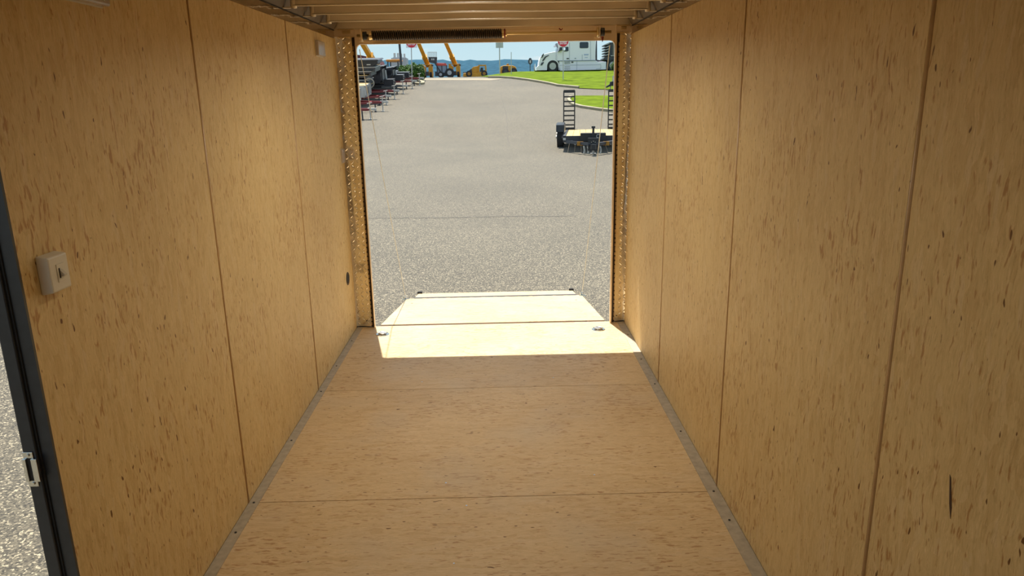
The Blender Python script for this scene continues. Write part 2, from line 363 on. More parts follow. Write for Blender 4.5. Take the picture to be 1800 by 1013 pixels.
# ---- rear frame: posts, groove, tread plate, header
OL, OR, OT = -.965, .808, 2.033
def treads(bm, x0, x1, z0, z1, y):
    nx = max(2, int((x1-x0)/.030)); nz = int((z1-z0)/.030)
    for i in range(nx):
        for j in range(nz):
            cx = x0+(i+.5)*(x1-x0)/nx; cz = z0+(j+.5)*.030; a = PI/4 if (i+j) % 2 else -PI/4
            dx, dz = math.cos(a)*.0165, math.sin(a)*.0165; ex, ez = -math.sin(a)*.0048, math.cos(a)*.0048
            v = [bm.verts.new(p) for p in ((cx-dx, y, cz-dz), (cx+ex, y, cz+ez), (cx+dx, y, cz+dz), (cx-ex, y, cz-ez), (cx, y-.005, cz))]
            for q in range(4): bm.faces.new((v[q], v[(q+1) % 4], v[4]))
for n_, xs, rev in (('trim_4', (XL-.02, -.992, -.972, OL), 1), ('trim_5', (XR+.02, .842, .822, OR), -1)):
    a, b, c, d = xs
    bm = bm_(); box(bm, *sorted((c, d)), 5.198, 5.232, -.02, OT+.1); t = struct(n_, bm, 'header', bevel=.004)
    bm = bm_(); box(bm, *sorted((b, c)), 5.224, 5.232, -.02, OT+.05); obj('door_seal_groove', bm, 'spring', t)
    bm = bm_()
    for i in range(60):                      # jagged edge of the weather seal
        z = .02+i*.0335; box(bm, *sorted((b-rev*.001, b+rev*(.004+.004*random.random()))), 5.21, 5.222, z, z+.018+.01*random.random())
    o_ = obj('seal_lip', bm, 'osb_edge', t); o_['kind'] = 'stuff'
    # gently dished tread plate
    bm = bm_(); nz = 30; rows = []
    for i in range(nz+1):
        z = .012+i*(OT+.07-.012)/nz
        rows.append([bm.verts.new((a+(b-a)*j/6, 5.207+.012*math.sin(j/6*PI)+.003*math.sin(z*5+j), z)) for j in range(7)])
    for i in range(nz):
        for j in range(6): bm.faces.new((rows[i][j], rows[i][j+1], rows[i+1][j+1], rows[i+1][j]))
    p = obj('tread_plate', bm, 'plate', t, smooth=True)
    bm = bm_(); treads(bm, min(a, b)+.022, max(a, b)-.002, .02, OT+.06, 5.2105); q = obj('raised_tread', bm, 'plate', t); q['kind'] = 'stuff'
    bm = bm_(); box(bm, *sorted((a, b)), 5.235, 5.245, -.02, OT+.1); obj('post_core', bm, 'black', t)
    s = bm_(); cyl(s, ((a+b)/2 + rev*.03, 5.212, .055), ((a+b)/2+rev*.03, 5.203, .055), .004, seg=8); obj('screw', s, 'spring', t)
# header with rounded opening corners
def corner(cx, cz, r, sx_, n=8): return [(cx+sx_*r*math.sin(i/n*PI/2), cz+r*math.cos(i/n*PI/2)) for i in range(n+1)]
bm = bm_(); r = .035
pts = [(XL-.03, 2.20), (XL-.03, OT+.042), (OL-.02, OT+.042), (OL-.02, OT-r), (OL, OT-r)]
pts = [(XL-.03, 2.20), (XL-.03, OT+.05), (OL-.0, OT+.05), (OL, OT-r)] + [(OL+r-r*math.cos(i/8*PI/2), OT-r+r*math.sin(i/8*PI/2)) for i in range(1, 9)] + [(OR-r+r*math.sin(i/8*PI/2), OT-r+r*math.cos(i/8*PI/2)) for i in range(0, 9)] + [(OR, OT+.05), (XR+.03, OT+.05), (XR+.03, 2.20)]
prism(bm, pts, 5.2, 5.232)
hd = struct('trim_6', bm, 'header')
bm = bm_(); cyl(bm, (OL+.0, 5.197, 2.134), (OR, 5.197, 2.134), .0035, seg=8); obj('header_lip', bm, 'lip', hd, smooth=True)
bm = bm_(); prism(bm, [(5.185, 2.134), (5.2, 2.134), (5.2, 2.20), (5.185, 2.20)], XL+.02, XR-.02, 'x'); obj('header_return', bm, 'bow', hd)
for x0, x1 in ((OL-.115, OL-.01), (OR+.01, OR+.095)):
    bm = bm_(); box(bm, x0, x1, 5.186, 5.2, 2.078, 2.084); box(bm, x0+.03, x1-.02, 5.19, 5.2, 2.102, 2.122); box(bm, x0, x1, 5.19, 5.2, 2.125, 2.13); obj('corner_gusset', bm, 'brass', hd, bevel=.002)
# ---- counterbalance spring
sp = thing('ramp_spring', 'black coil spring on a long steel rod under the rear header', 'spring', (-.44, 5.13, 2.082))
Y0, Z0 = 0, 0
bm = bm_()
x = -.40; turns = 62; L_ = .875; segs = turns*14; rows = []
for i in range(segs+1):
    t = i/segs; ang = t*turns*2*PI; c = Vector((x+t*L_, math.cos(ang)*.0265, math.sin(ang)*.0265)); d = Vector((0, math.cos(ang), math.sin(ang)))
    rows.append([bm.verts.new(c+d*math.cos(j*PI/3)*.0062+Vector((1, 0, 0))*math.sin(j*PI/3)*.0062) for j in range(6)])
for i in range(segs):
    for j in range(6): bm.faces.new((rows[i][j], rows[i][(j+1) % 6], rows[i+1][(j+1) % 6], rows[i+1][j]))
obj('coil', bm, 'spring', sp, smooth=True)
bm = bm_(); cyl(bm, (x, 0, 0), (x+L_, 0, 0), .022, seg=16); obj('inner_tube', bm, 'spring', sp, smooth=True)
bm = bm_(); cyl(bm, (-.50, 0, 0), (1.21, 0, 0), .0095, seg=14); obj('rod', bm, 'brass', sp, smooth=True)
for xe in (-.405, x+L_+.005):
    bm = bm_(); cyl(bm, (xe-.012, 0, 0), (xe+.012, 0, 0), .030, .026, seg=16); cyl(bm, (xe+.012, 0, 0), (xe+.026, 0, 0), .018, seg=12); obj('end_cone', bm, 'brass', sp, smooth=False)
bm = bm_(); cyl(bm, (x+L_+.012, .0, 0), (x+L_+.022, 0, 0), .0305, seg=16); obj('red_collar', bm, 'redpaint', sp)['label'] = 'red end collar'
for xe in (-.47, 1.13):
    bm = bm_(); box(bm, xe-.004, xe+.004, -.03, .07, -.035, .04); box(bm, xe-.05*(1 if xe > 0 else -1)*1-.0, xe+.05*(1 if xe < 0 else 0), .062, .07, -.036, -.028) if False else box(bm, xe-.03, xe+.06 if xe < 0 else xe+.03, .058, .068, -.034, .036)
    obj('mounting_bracket', bm, 'header', sp, bevel=.002)
    bm = bm_(); cyl(bm, (xe+.010, 0, 0), (xe+.034, 0, 0), .027, seg=16); obj('cable_drum', bm, 'black', sp)
    bm = bm_(); cyl(bm, (xe+.004 if xe < 0 else xe-.018, 0, 0), (xe+.01 if xe < 0 else xe-.008, 0, 0), .032, seg=16); obj('drum_flange', bm, 'brass', sp)
bm = bm_(); tube(bm, [(x+L_+.02, .01, .024), (x+L_+.2, .02, .027), (x+L_+.34, .03, .029), (x+L_+.39, .035, .022)], .0018); obj('winding_wire', bm, 'brass', sp)
bm = bm_(); cyl(bm, (x+L_+.385, .03, .030), (x+L_+.40, .03, .018), .004, seg=6); cyl(bm, (x+L_+.40, .03, .018), (x+L_+.41, .03, .030), .003, seg=6); obj('wire_clip', bm, 'redpaint', sp)['label'] = 'small red wire clip'
bm = bm_(); cyl(bm, (1.155, .02, -.03), (1.155, .02, -.062), .010, .002, seg=8); obj('cable_guide', bm, 'redpaint', sp)['label'] = 'rusty red cable guide'
# ---- ramp door lying open
SL = .1455
rd = thing('ramp_door', 'lowered rear ramp of pale strand board with a narrow hinged flap', 'ramp', (0, 5.25, -.012), rot=(-math.atan(SL), 0, 0))
RL = 1.735
bm = bm_(); box(bm, -.952, .795, .125, RL, -.02, 0); obj('ramp_board', bm, 'osb_floor', rd, bevel=.002, seg=1)
bm = bm_(); box(bm, -.957, .80, .125, RL, -.06, -.021); obj('ramp_frame', bm, 'black', rd)
bm = bm_(); cyl(bm, (-.955, .018, -.03), (.80, .018, -.03), .013, seg=12)
box(bm, -.95, .793, -.006, .122, -.014, -.006)
for i in range(9): box(bm, -.93+i*.205, -.80+i*.205, .004, .05, -.004, -.0025)
obj('hinge', bm, M['rust'], rd, smooth=False)
bm = bm_(); box(bm, -.885, .745, RL+.008, RL+.40, -.018, 0); fl = obj('ramp_flap', bm, 'osb_floor', rd, bevel=.002, seg=1)
bm = bm_(); cyl(bm, (-.885, RL+.004, .001), (.745, RL+.004, .001), .009, seg=8)
for i in range(14): box(bm, -.88+i*.118, -.80+i*.118, RL-.018, RL+.026, .0005, .0025)
obj('flap_hinge', bm, 'hingegrey', rd)
for xx in (-.87, .73):
    bm = bm_(); box(bm, xx-.025, xx+.025, RL+.375, RL+.412, -.022, .022); obj('rubber_bumper', bm, 'rubber', rd, bevel=.004)
for xx in (-.955, .798):
    bm = bm_(); box(bm, xx-.035, xx+.03, RL-.09, RL-.03, -.002, .004); cyl(bm, (xx-.02, RL-.06, .004), (xx-.02, RL-.06, .03), .012, seg=10); ringtube(bm, (xx-.005, RL-.06, .022), (1, 0, 0), .014, .004, 12, 6); obj('cable_bracket', bm, 'zinc', rd)
for xx in (-.86, .70):
    bm = bm_(); cyl(bm, (xx, RL-.38, 0), (xx, RL-.38, .003), .012, seg=12); obj('bolt_head', bm, 'zinc', rd)
# ---- lift cables from drums to the ramp corners
def ramp_pt(x, t, h=.03): 
    a = math.atan(SL); return Vector((x, 5.25+t*math.cos(a)+h*math.sin(a), -.012-t*math.sin(a)+h*math.cos(a)))
for lab, x0, x1 in (('thin pale lift cable down to the left ramp corner', -.945, -.962), ('thin pale lift cable down to the right ramp corner', .775, .795)):
    A = Vector((x0, 5.215, 2.0)); B = ramp_pt(x1, RL-.06)
    bm = bm_(); n = 24; pts = []
    for i in range(n+1):
        t = i/n; p = A.lerp(B, t); p.z -= .012*math.sin(PI*t); pts.append(p)
    tube(bm, pts, .0030, 6); o = obj('lift_cable', bm, 'rope'); tag(o, lab, 'cable', 'ramp lift cables')
# ---- D rings
for lab, cx, cy in (('round silver tie-down ring plate in the sunlit floor, left side', -.886, 5.045), ('round silver tie-down ring plate in the sunlit floor, right side', .703, 5.055)):
    t = thing('tie_down_ring', lab, 'tie-down', (cx, cy, 0), group='floor tie-down rings')
    bm = bm_(); cyl(bm, (0, 0, 0), (0, 0, .004), .050, .046, seg=28)
    obj('plate', bm, 'zinc', t)
    bm = bm_(); cyl(bm, (0, 0, .004), (0, 0, .0052), .028, seg=20); obj('recess', bm, 'spring', t)
    bm = bm_(); ringtube(bm, (0, 0, .010), (0, 0, 1), .026, .0055, 20, 8); obj('ring', bm, 'zinc', t, smooth=True)
    bm = bm_(); box(bm, -.03, .03, -.008, .006, .005, .017); obj('ring_strap', bm, 'zinc', t, bevel=.003)
    for q in range(4):
        bm = bm_(); a = PI/4+q*PI/2; cyl(bm, (.039*math.cos(a), .039*math.sin(a), .004), (.039*math.cos(a), .039*math.sin(a), .007), .0045, seg=8); obj('screw', bm, 'spring', t)
# ---- light switch on left wall
ls = thing('light_switch', 'cream surface-mounted light switch box beside the side door', 'light switch', (XL, 1.724, 1.268))
bm = bm_(); prism(bm, [(0, -.048), (.030, -.043), (.030, .043), (0, .048)], -.039, .039); obj('switch_box', bm, 'cream', ls, bevel=.004)
bm = bm_(); box(bm, .030, .0315, -.012, .018, -.022, .022); obj('switch_plate', bm, 'cream', ls, bevel=.0005)
bm = bm_(); prism(bm, [(.0315, -.009), (.040, -.009), (.042, -.004), (.0315, .008)], -.003, .009); obj('toggle', bm, 'toggle', ls, bevel=.001)
bm = bm_(); box(bm, .0315, .0325, -.006, -.002, -.012, .012); obj('toggle_slot', bm, 'gap', ls)
# ---- translucent light covers
def cover(lab, y0, y1, z0, z1, d=.022):
    t = thing('light_cover', lab, 'light cover', (XL, (y0+y1)/2, (z0+z1)/2)); hy = (y1-y0)/2; hz = (z1-z0)/2
    bm = bm_(); box(bm, 0, d, -hy, hy, -hz, hz); obj('lens', bm, 'lens', t, bevel=.006)
    bm = bm_(); box(bm, 0, .004, -hy-.003, hy+.003, -hz-.003, hz+.003); obj('base_plate', bm, 'cream', t)
    bm = bm_(); cyl(bm, (d, hy*.55, -hz*.7), (d+.003, hy*.55, -hz*.7), .007, seg=12); obj('screw_boss', bm, 'zinc', t)
cover('clear plastic light cover high on left wall nearest the camera', 1.98, 2.165, 1.925, 2.04, .03)
cover('pinkish plastic cover high on last left wall panel', 4.615, 4.79, 1.93, 2.02)
cover('small grey plastic cover halfway up beside left rear post', 5.10, 5.178, 1.24, 1.335, .016)
# ---- round grommet hole
t = thing('wire_grommet', 'dark oval grommet hole low on last left wall panel', 'grommet', (XL, 5.02, .432))
bm = bm_(); ringtube(bm, (.001, 0, 0), (1, 0, 0), .042, .004, 28, 8); obj('rim', bm, 'rubber', t, smooth=True)
bm = bm_(); cyl(bm, (-.004, 0, 0), (.0015, 0, 0), .041, seg=28); obj('cap', bm, M['osb_edge'], t)
bm = bm_(); cyl(bm, (.0015, 0, 0), (.003, 0, 0), .034, seg=24); obj('inner_hole', bm, 'gap', t)
# ---- dark gouge on the right wall
bm = bm_(); prism(bm, [(1.325, .885), (1.33, .89), (1.318, .83), (1.308, .80), (1.309, .825)], XR-.0008, XR+.002, 'x'); obj('gouge', bm, 'rust', wr)
# ---- side door jamb with striker
bm = bm_(); box(bm, XL-.03, XL+.0005, DY1-.002, DY1+.006, -.05, DZ); dj = struct('door_1', bm, 'black')
bm = bm_(); box(bm, XL-.066, XL-.033, DY1-.014, DY1+.02, -.12, DZ+.03); obj('jamb', bm, 'black', dj, bevel=.003)
bm = bm_(); box(bm, XL-.036, XL-.029, DY1-.006, DY1+.01, -.1, DZ); obj('weather_strip', bm, 'rubber', dj)
bm = bm_(); box(bm, XL-.066, XL+.0005, DY0-.02, DY0+.002, -.12, DZ+.03); obj('jamb', bm, 'black', dj, bevel=.003)
bm = bm_(); box(bm, XL-.066, XL+.0005, DY0, DY1, DZ, DZ+.03); obj('door_head', bm, 'black', dj)
bm = bm_(); box(bm, XL-.066, XL-.0, DY0, DY1, -.06, -.004); obj('door_sill', bm, 'zinc', dj)
zc = .805
sk = obj('strike_plate', (lambda b: (box(b, -.030, -.006, 0, .002, .030, .046), box(b, -.030, -.006, 0, .002, -.046, -.030), box(b, -.030, -.022, -.006, .002, -.030, .030), box(b, -.010, .004, -.006, .002, -.030, .030), b)[-1])(bm_()), 'zinc', dj, bevel=.0006)
sk.location = (XL-.035, DY1-.017, zc)
bm = bm_(); box(bm, -.0225, -.0095, -.001, .002, -.030, .030); q = obj('strike_opening', bm, 'gap', dj); q.location = sk.location
for zz in (.038, -.038):
    bm = bm_(); cyl(bm, (-.018, 0, zz), (-.018, -.003, zz), .0045, seg=10); q = obj('strike_screw', bm, 'zinc', dj); q.location = sk.location
# dome-shaped fill lights added out of view to brighten the dark interior
for i, (yy, pw, lab) in enumerate(((3.5, 5.6, 'added unseen ceiling fill light nearest the rear door'), (2.3, 1.2, 'added unseen ceiling fill light ahead of the side door'), (1.1, .7, 'added unseen ceiling fill light above the side door'), (-.5, .4, 'added unseen ceiling fill light at the closed front end'))):
    t = thing('fill_dome', lab, 'added fill light', (-.09, yy, 2.139), group='added ceiling fill lights')
    bm = bm_(); cyl(bm, (0, 0, 0), (0, 0, -.012), .10, .095, seg=24); obj('base_ring', bm, 'cream', t)
    bm = bm_(); cyl(bm, (0, 0, -.012), (0, 0, -.03), .085, .06, seg=24); obj('lens', bm, 'lens', t)
    al = bpy.data.lights.new('fill_lamp', 'AREA'); al.shape = 'DISK'; al.size = .16; al.spread = math.radians(160); al.energy = pw; al.color = (1, .90, .70)
    ao = bpy.data.objects.new('fill_lamp', al); C.objects.link(ao); ao.location = (-.09, yy, 2.104)
# trailer undercarriage seen from outside
bm = bm_(); box(bm, XL-.05, XR+.05, YB, 5.2, -.2, -.095); struct('trim_7', bm, 'black')

# ================================================================== OUTSIDE GROUND
def grid_mesh(name, xs, ys, zf, m, **k):
    bm = bm_(); R = [[bm.verts.new((x, y, zf(x, y))) for x in xs] for y in ys]
    for i in range(len(ys)-1):
        for j in range(len(xs)-1): bm.faces.new((R[i][j], R[i][j+1], R[i+1][j+1], R[i+1][j]))
    return struct(name, bm, m, smooth=True)
xs = [-400, -200, -100, -60, -40, -25, -15, -10, -7, -5, -3.5, -2.5, -1.8, -1.2, -.6, 0, .6, 1.2, 1.8, 2.4, 3.2, 4.5, 6, 8, 11, 15, 20, 30, 45, 70, 120, 250, 400]
ys = [-60, -30, -15, -8, -4, 0, 4, 7.4, 10, 13, 16, 19, 22]+[24+i for i in range(46)]+[72, 76, 82, 90, 100, 115, 130, 150, 170, 186, 200, 230, 280, 350, 450, 600, 800]
grid_mesh('ground', xs, ys, G, 'asphalt')
def patch(name, px_pts, m, lift=.02, extra=[], kind='structure', sub=1.0):
    """a ground-following patch whose outline is given as ground points"""
    P = [gp(*p) for p in px_pts]+[Vector((x, y, 0)) for x, y in extra]
    bm = bm_(); vs = [bm.verts.new((p.x, p.y, 0)) for p in P]; bm.faces.new(vs)
    bmesh.ops.triangulate(bm, faces=bm.faces[:])
    y0 = min(p.y for p in P); y1 = max(p.y for p in P); x0 = min(p.x for p in P); x1 = max(p.x for p in P)
    y = math.ceil(y0/sub)*sub
    while y < y1:
        bmesh.ops.bisect_plane(bm, geom=bm.verts[:]+bm.edges[:]+bm.faces[:], plane_co=(0, y, 0), plane_no=(0, 1, 0)); y += sub
    for x in [-1.8, -1.2, -.6, 0, .6, 1.2, 1.8, 2.4]:
        if x0 < x < x1: bmesh.ops.bisect_plane(bm, geom=bm.verts[:]+bm.edges[:]+bm.faces[:], plane_co=(x, 0, 0), plane_no=(1, 0, 0))
    for v in bm.verts: v.co.z = G(v.co.x, v.co.y)+lift
    o = obj(name, bm, m); o['kind'] = kind; return o
def kerb(name, px_pts, m, extra=[], wdt=.16, h=.14, closed=False):
    P = [gp(*p) for p in px_pts]+[Vector((x, y, 0)) for x, y in extra]
    # resample
    Q = []
    for a, b in zip(P[:-1], P[1:]):
        n = max(1, int((b-a).length/1.2))
        for i in range(n): Q.append(a.lerp(b, i/n))
    Q.append(P[-1]); bm = bm_(); rows = []
    for i, p in enumerate(Q):
        d = (Q[min(i+1, len(Q)-1)]-Q[max(i-1, 0)]); d.z = 0; d.normalize(); nrm = Vector((-d.y, d.x, 0))
        def V(off, z): 
            q = p+nrm*off; return bm.verts.new((q.x, q.y, G(q.x, q.y)+z))
        rows.append([V(0, -.05), V(.0, h-.02), V(.02, h), V(wdt, h), V(wdt, -.05)])
    for A, B in zip(rows[:-1], rows[1:]):
        for j in range(4): bm.faces.new((A[j], A[j+1], B[j+1], B[j]))
    bm.faces.new(rows[0]); bm.faces.new(rows[-1][::-1])
    return struct(name, bm, m)
edge1 = [(858, 136.2), (878, 137.2), (900, 138.6), (927, 142), (948, 145.5), (966, 148.9), (979, 152), (1000, 154), (1016, 155.6), (1050, 157.5), (1078, 158)]
e1 = [gp(*p) for p in edge1]
patch('lawn', edge1, 'grass', .04, extra=[(14, e1[-1].y), (30, e1[-1].y+1), (30, 78), (-.6, 78), (-1.6, 60)])
kerb('kerb', [(858, 137.0)]+[(p[0], p[1]) for p in edge1[1:9]], 'kerb')
edge2 = [(1000, 172.5), (1000, 178), (1008, 184), (1020, 187.5), (1050, 192), (1080, 195.5)]
q2 = gp(1080, 195.5)
patch('lawn', [(1010, 169.8), (1002, 171.5)]+edge2+[(1140, 198)]+[(1140, 169.5)], 'grass', .06)
kerb('kerb', [(1000, 172.5), (997, 178), (1005, 186), (1020, 190), (1050, 194.5), (1080, 198), (1140, 201)], 'kerb')
patch('apron', [(740, 138.0), (800, 137.9), (850, 137.9), (888, 138.6), (862, 141.6), (800, 141.2), (735, 141.0)], 'apron', .012)
kerb('kerb', [(724, 147.5), (736, 149.6), (746, 148.4), (747, 146), (738, 143)], 'kerb', wdt=.25, h=.14)
# tar-filled cracks across the lot
for pts in ([(745, 151), (800, 150), (880, 150.5), (960, 152)], [(880, 165), (890, 200), (896, 260)], [(640, 384), (760, 384), (900, 381), (1075, 380)]):
    P = [gp(*p) for p in pts]; bm = bm_(); n = 0
    Q = []
    for a, b in zip(P[:-1], P[1:]):
        k = max(2, int((b-a).length/.5)); Q += [a.lerp(b, i/k)+Vector((random.uniform(-.03, .03), random.uniform(-.03, .03), 0)) for i in range(k)]
    pr = None
    for i, p in enumerate(Q):
        d = (Q[min(i+1, len(Q)-1)]-Q[max(0, i-1)]).normalized(); nn = Vector((-d.y, d.x, 0))*.012
        c = [bm.verts.new((q.x, q.y, G(q.x, q.y)+.006)) for q in (p-nn, p+nn)]
        if pr: bm.faces.new((pr[0], pr[1], c[1], c[0]))
        pr = c
    o_ = struct('pavement_crack', bm, 'kerbside')
# hills
bm = bm_(); n = 260; R = []
for j in range(9):
    row = []
    for i in range(n+1):
        x = -3500+i*7000/n; t = j/8
        h = 138+14*math.sin(x*.0011+1)+7*math.sin(x*.004+2)+3.5*math.sin(x*.013)+2.0*math.sin(x*.041)+1.2*math.sin(x*.11) - x*.026
        row.append(bm.verts.new((x, 1500+1700*t+8*math.sin(x*.003+j), -160+(h+160)*math.sin(t*PI/2)+random.uniform(-2.2, 2.2))))
    R.append(row)
for j in range(8):
    for i in range(n): bm.faces.new((R[j][i], R[j][i+1], R[j+1][i+1], R[j+1][i]))
struct('hills', bm, 'hill', smooth=True)

# ================================================================== OUTSIDE OBJECTS
def gz(x, y): return Vector((x, y, G(x, y)))
def wheel(parent, c, r, wdt, rimr, rim='silo', name='wheel', ax=(0, 1, 0)):
    c = Vector(c); a = Vector(ax)
    bm = bm_(); cyl(bm, c-a*wdt/2, c+a*wdt/2, r*.93, seg=28)
    cyl(bm, c-a*wdt*.38, c+a*wdt*.38, r, seg=28); o = obj(name, bm, 'tyre', parent)
    bm = bm_(); cyl(bm, c-a*(wdt/2+.012), c+a*(wdt/2+.012), rimr, seg=20); cyl(bm, c-a*(wdt/2+.05), c+a*(wdt/2+.05), rimr*.3, seg=12)
    obj('rim', bm, rim, o); return o
def text_mesh(s, size, m, parent, loc, rot, name='lettering', ext=.002):
    cu = bpy.data.curves.new(name, 'FONT'); cu.body = s; cu.size = size; cu.align_x = 'CENTER'; cu.align_y = 'CENTER'; cu.extrude = ext; cu.offset = size*.02
    t = bpy.data.objects.new(name, cu); C.objects.link(t); bpy.context.view_layer.update()
    me = bpy.data.meshes.new_from_object(t.evaluated_get(bpy.context.evaluated_depsgraph_get())); bpy.data.objects.remove(t)
    me.materials.clear(); me.materials.append(M[m]); o = bpy.data.objects.new(name, me); C.objects.link(o); o.parent = parent; o.location = loc; o.rotation_euler = rot; return o
# ---- signs
def no_entry(lab, px, pyc, base, S_=.76):
    t = thing('road_sign', lab, 'sign', base, group='do not enter signs')
    c = at(px, pyc, base.y)-base; h = S_/2
    bm = bm_(); cyl(bm, (0, .03, -.1), (c.x, .03, c.z+h), .032, seg=8); obj('post', bm, 'galv', t)
    bm = bm_(); box(bm, c.x-h, c.x+h, -.004, .006, c.z-h, c.z+h); obj('sign_plate', bm, 'signwhite', t, bevel=.002)
    bm = bm_(); cyl(bm, (c.x, -.004, c.z), (c.x, -.010, c.z), h*.97, seg=40); d = obj('red_disc', bm, 'signred', t)
    bm = bm_(); box(bm, c.x-h*.72, c.x+h*.72, -.013, -.009, c.z-.06, c.z+.06); obj('white_bar', bm, 'signwhite', d)
    text_mesh('DO NOT', .15, 'signwhite', d, (c.x, -.012, c.z+.17), (PI/2, 0, 0))
    text_mesh('ENTER', .17, 'signwhite', d, (c.x, -.012, c.z-.16), (PI/2, 0, 0))
no_entry('square do not enter sign on grey post in front of the white truck', 990, 72.3, gp(990, 141))
no_entry('square do not enter sign on post left, above the green shrub', 723, 74, gz(at(724, 140, 52.7).x, 52.7))
b = gp(878.5, 131.4); t = thing('road_sign', 'grey back of a square sign on a tall post by the grass tip', 'sign', b)
c = at(878, 79, b.y)-b
bm = bm_(); cyl(bm, (0, 0, -.1), (c.x, 0, c.z+.25), .045, seg=8); obj('post', bm, 'galv', t)
bm = bm_(); box(bm, c.x-.31, c.x+.31, .02, .03, c.z-.24, c.z+.42); obj('sign_plate', bm, 'signback', t)
bm = bm_(); box(bm, c.x-.04, c.x+.04, -.01, .02, c.z-.24, c.z+.42); obj('mounting_channel', bm, 'silo', t)
b = gp(898.7, 131.3); c = at(898.7, 91.5, b.y)-b
bm = bm_(); cyl(bm, (0, 0, -.1), (c.x, 0, c.z), .035, .025, seg=8); o = obj('marker_post', bm, 'galv'); o.location = b; tag(o, 'thin grey marker post in front of the yellow compactor', 'post')
b = gz(at(932, 130, 67).x, 67); t = thing('road_sign', 'dark oval sign on a short post left of the white truck', 'sign', b)
c = at(932, 108.3, 67)-b
bm = bm_(); cyl(bm, (0, 0, -.1), (0, 0, c.z), .035, seg=8); obj('post', bm, 'slate', t)
bm = bm_()
P = [(c.x+.19*math.cos(a), c.z+.26*math.sin(a)+(.05 if math.sin(a) > .8 else 0)) for a in [2*PI*i/24 for i in range(24)]]; prism(bm, P, -.03, .0); obj('oval_plate', bm, 'slate', t)
bm = bm_(); box(bm, c.x-.05, c.x+.05, -.036, -.03, c.z-.12, c.z+.10); obj('pale_marking', bm, 'signback', t)
# light pole
b = gz(at(707, 130, 60).x, 60); t = thing('light_pole', 'tall black light pole behind the parked trailers', 'lamp post', b)
bm = bm_(); cyl(bm, (0, 0, -.1), (-.25, 0, 7.5), .10, .07, seg=12); obj('pole', bm, 'slate', t)
bm = bm_(); cyl(bm, (0, 0, -.1), (0, 0, .5), .22, seg=14); obj('base', bm, 'kerbside', t)
bm = bm_(); box(bm, -.25, .55, -.15, .15, 7.45, 7.55); obj('lamp_head', bm, 'slate', t, bevel=.02)

# ---- semi truck (faces -x, sleeper cab)
def tp(cx, cy): return ((cx-470)/219, (690-cy)/219)
yT = 65.0
b = at(930+470/11.25, 131.2, yT); b.z = G(b.x, yT)-.02
tr = thing('semi_truck', 'white sleeper-cab semi truck parked behind the grass', 'truck', b)
hood = [tp(*p) for p in [(165, 655), (160, 600), (205, 560), (215, 480), (240, 410), (290, 368), (380, 342), (470, 325), (560, 312), (560, 480), (600, 560), (600, 660), (585, 662), (580, 610), (555, 550), (510, 515), (470, 508), (430, 515), (388, 545), (366, 600), (362, 655)]]
bm = bm_(); prism(bm, hood, .12, 2.3); obj('hood', bm, 'white', tr, bevel=.05, seg=3)
cab = [tp(*p) for p in [(556, 488), (552, 312), (572, 250), (592, 165), (605, 100), (660, -20), (760, -120), (900, -170), (1278, -175), (1278, 492)]]
bm = bm_(); prism(bm, cab, 0, 2.45); obj('cab', bm, 'white', tr, bevel=.06, seg=3)
sk_ = [tp(*p) for p in [(590, 490), (1280, 490), (1330, 515), (1480, 515), (1482, 660), (610, 668), (596, 560)]]
bm = bm_(); prism(bm, sk_, .03, 2.4); s_ = obj('side_fairing', bm, 'white', tr, bevel=.03)
def strip(n_, pts, m, y=-.012, wd=.012):
    bm = bm_()
    for a, c_ in zip(pts[:-1], pts[1:]):
        a = tp(*a); c_ = tp(*c_); cyl(bm, (a[0], y, a[1]), (c_[0], y, c_[1]), wd, seg=5)
    return obj(n_, bm, m, tr)
strip('door_seam', [(552, 330), (535, 345), (530, 470), (560, 492)], 'truckgrey')
strip('door_seam', [(785, 160), (785, 490)], 'truckgrey')
strip('body_seam', [(1180, 130), (1185, 480)], 'truckgrey')
strip('body_seam', [(1025, 380), (1025, 480)], 'truckgrey')
strip('body_seam', [(600, 132), (1278, 132)], 'truckgrey')
strip('body_seam', [(570, 488), (1280, 490)], 'truckgrey', wd=.028)
strip('body_seam', [(925, 495), (925, 660)], 'truckgrey', y=.02)
strip('body_seam', [(600, 568), (1380, 568), (1380, 640), (1290, 645)], 'truckgrey', y=.02)
strip('body_seam', [(1175, 20), (1175, 128)], 'truckgrey')
def quad(n_, pts, m, y0, y1, bev=0, par=tr):
    bm = bm_(); prism(bm, [tp(*p) for p in pts], y0, y1); return obj(n_, bm, m, par, bevel=bev)
quad('side_window', [(598, 315), (630, 190), (650, 172), (762, 178), (768, 310), (740, 322), (700, 322), (640, 300)], 'glass', -.02, .01, .02)
quad('sleeper_window', [(975, 172), (990, 158), (1125, 158), (1140, 172), (1140, 255), (1125, 268), (990, 268), (975, 255)], 'glass', -.02, .01)
quad('sun_visor', [(515, 205), (530, 172), (590, 162), (592, 190), (545, 212)], 'truckgrey', .2, 2.2)
quad('windshield', [(548, 300), (556, 305), (588, 195), (578, 190)], 'glass', .15, 2.25)
quad('mirror', [(600, 245), (602, 180), (635, 180), (638, 250)], 'white', -.32, -.22, .02)
quad('mirror', [(645, 300), (645, 255), (700, 250), (705, 290), (690, 310)], 'chrome', -.32, -.22, .02)
quad('mirror_arm', [(600, 245), (640, 300), (600, 315), (560, 330), (590, 300)], 'slate', -.22, -.02)
quad('door_handle', [(730, 440), (775, 440), (775, 460), (730, 460)], 'slate', -.03, 0)
quad('door_handle', [(880, 440), (912, 440), (905, 455), (885, 455)], 'truckgrey', -.03, 0)
quad('fuel_cap', [(820, 505), (858, 505), (858, 525), (822, 525)], 'slate', -.02, .02)
quad('grille_slot', [(270, 485), (285, 455), (330, 400), (400, 378), (395, 392), (345, 420), (310, 470), (285, 490)], 'slate', .08, .16)
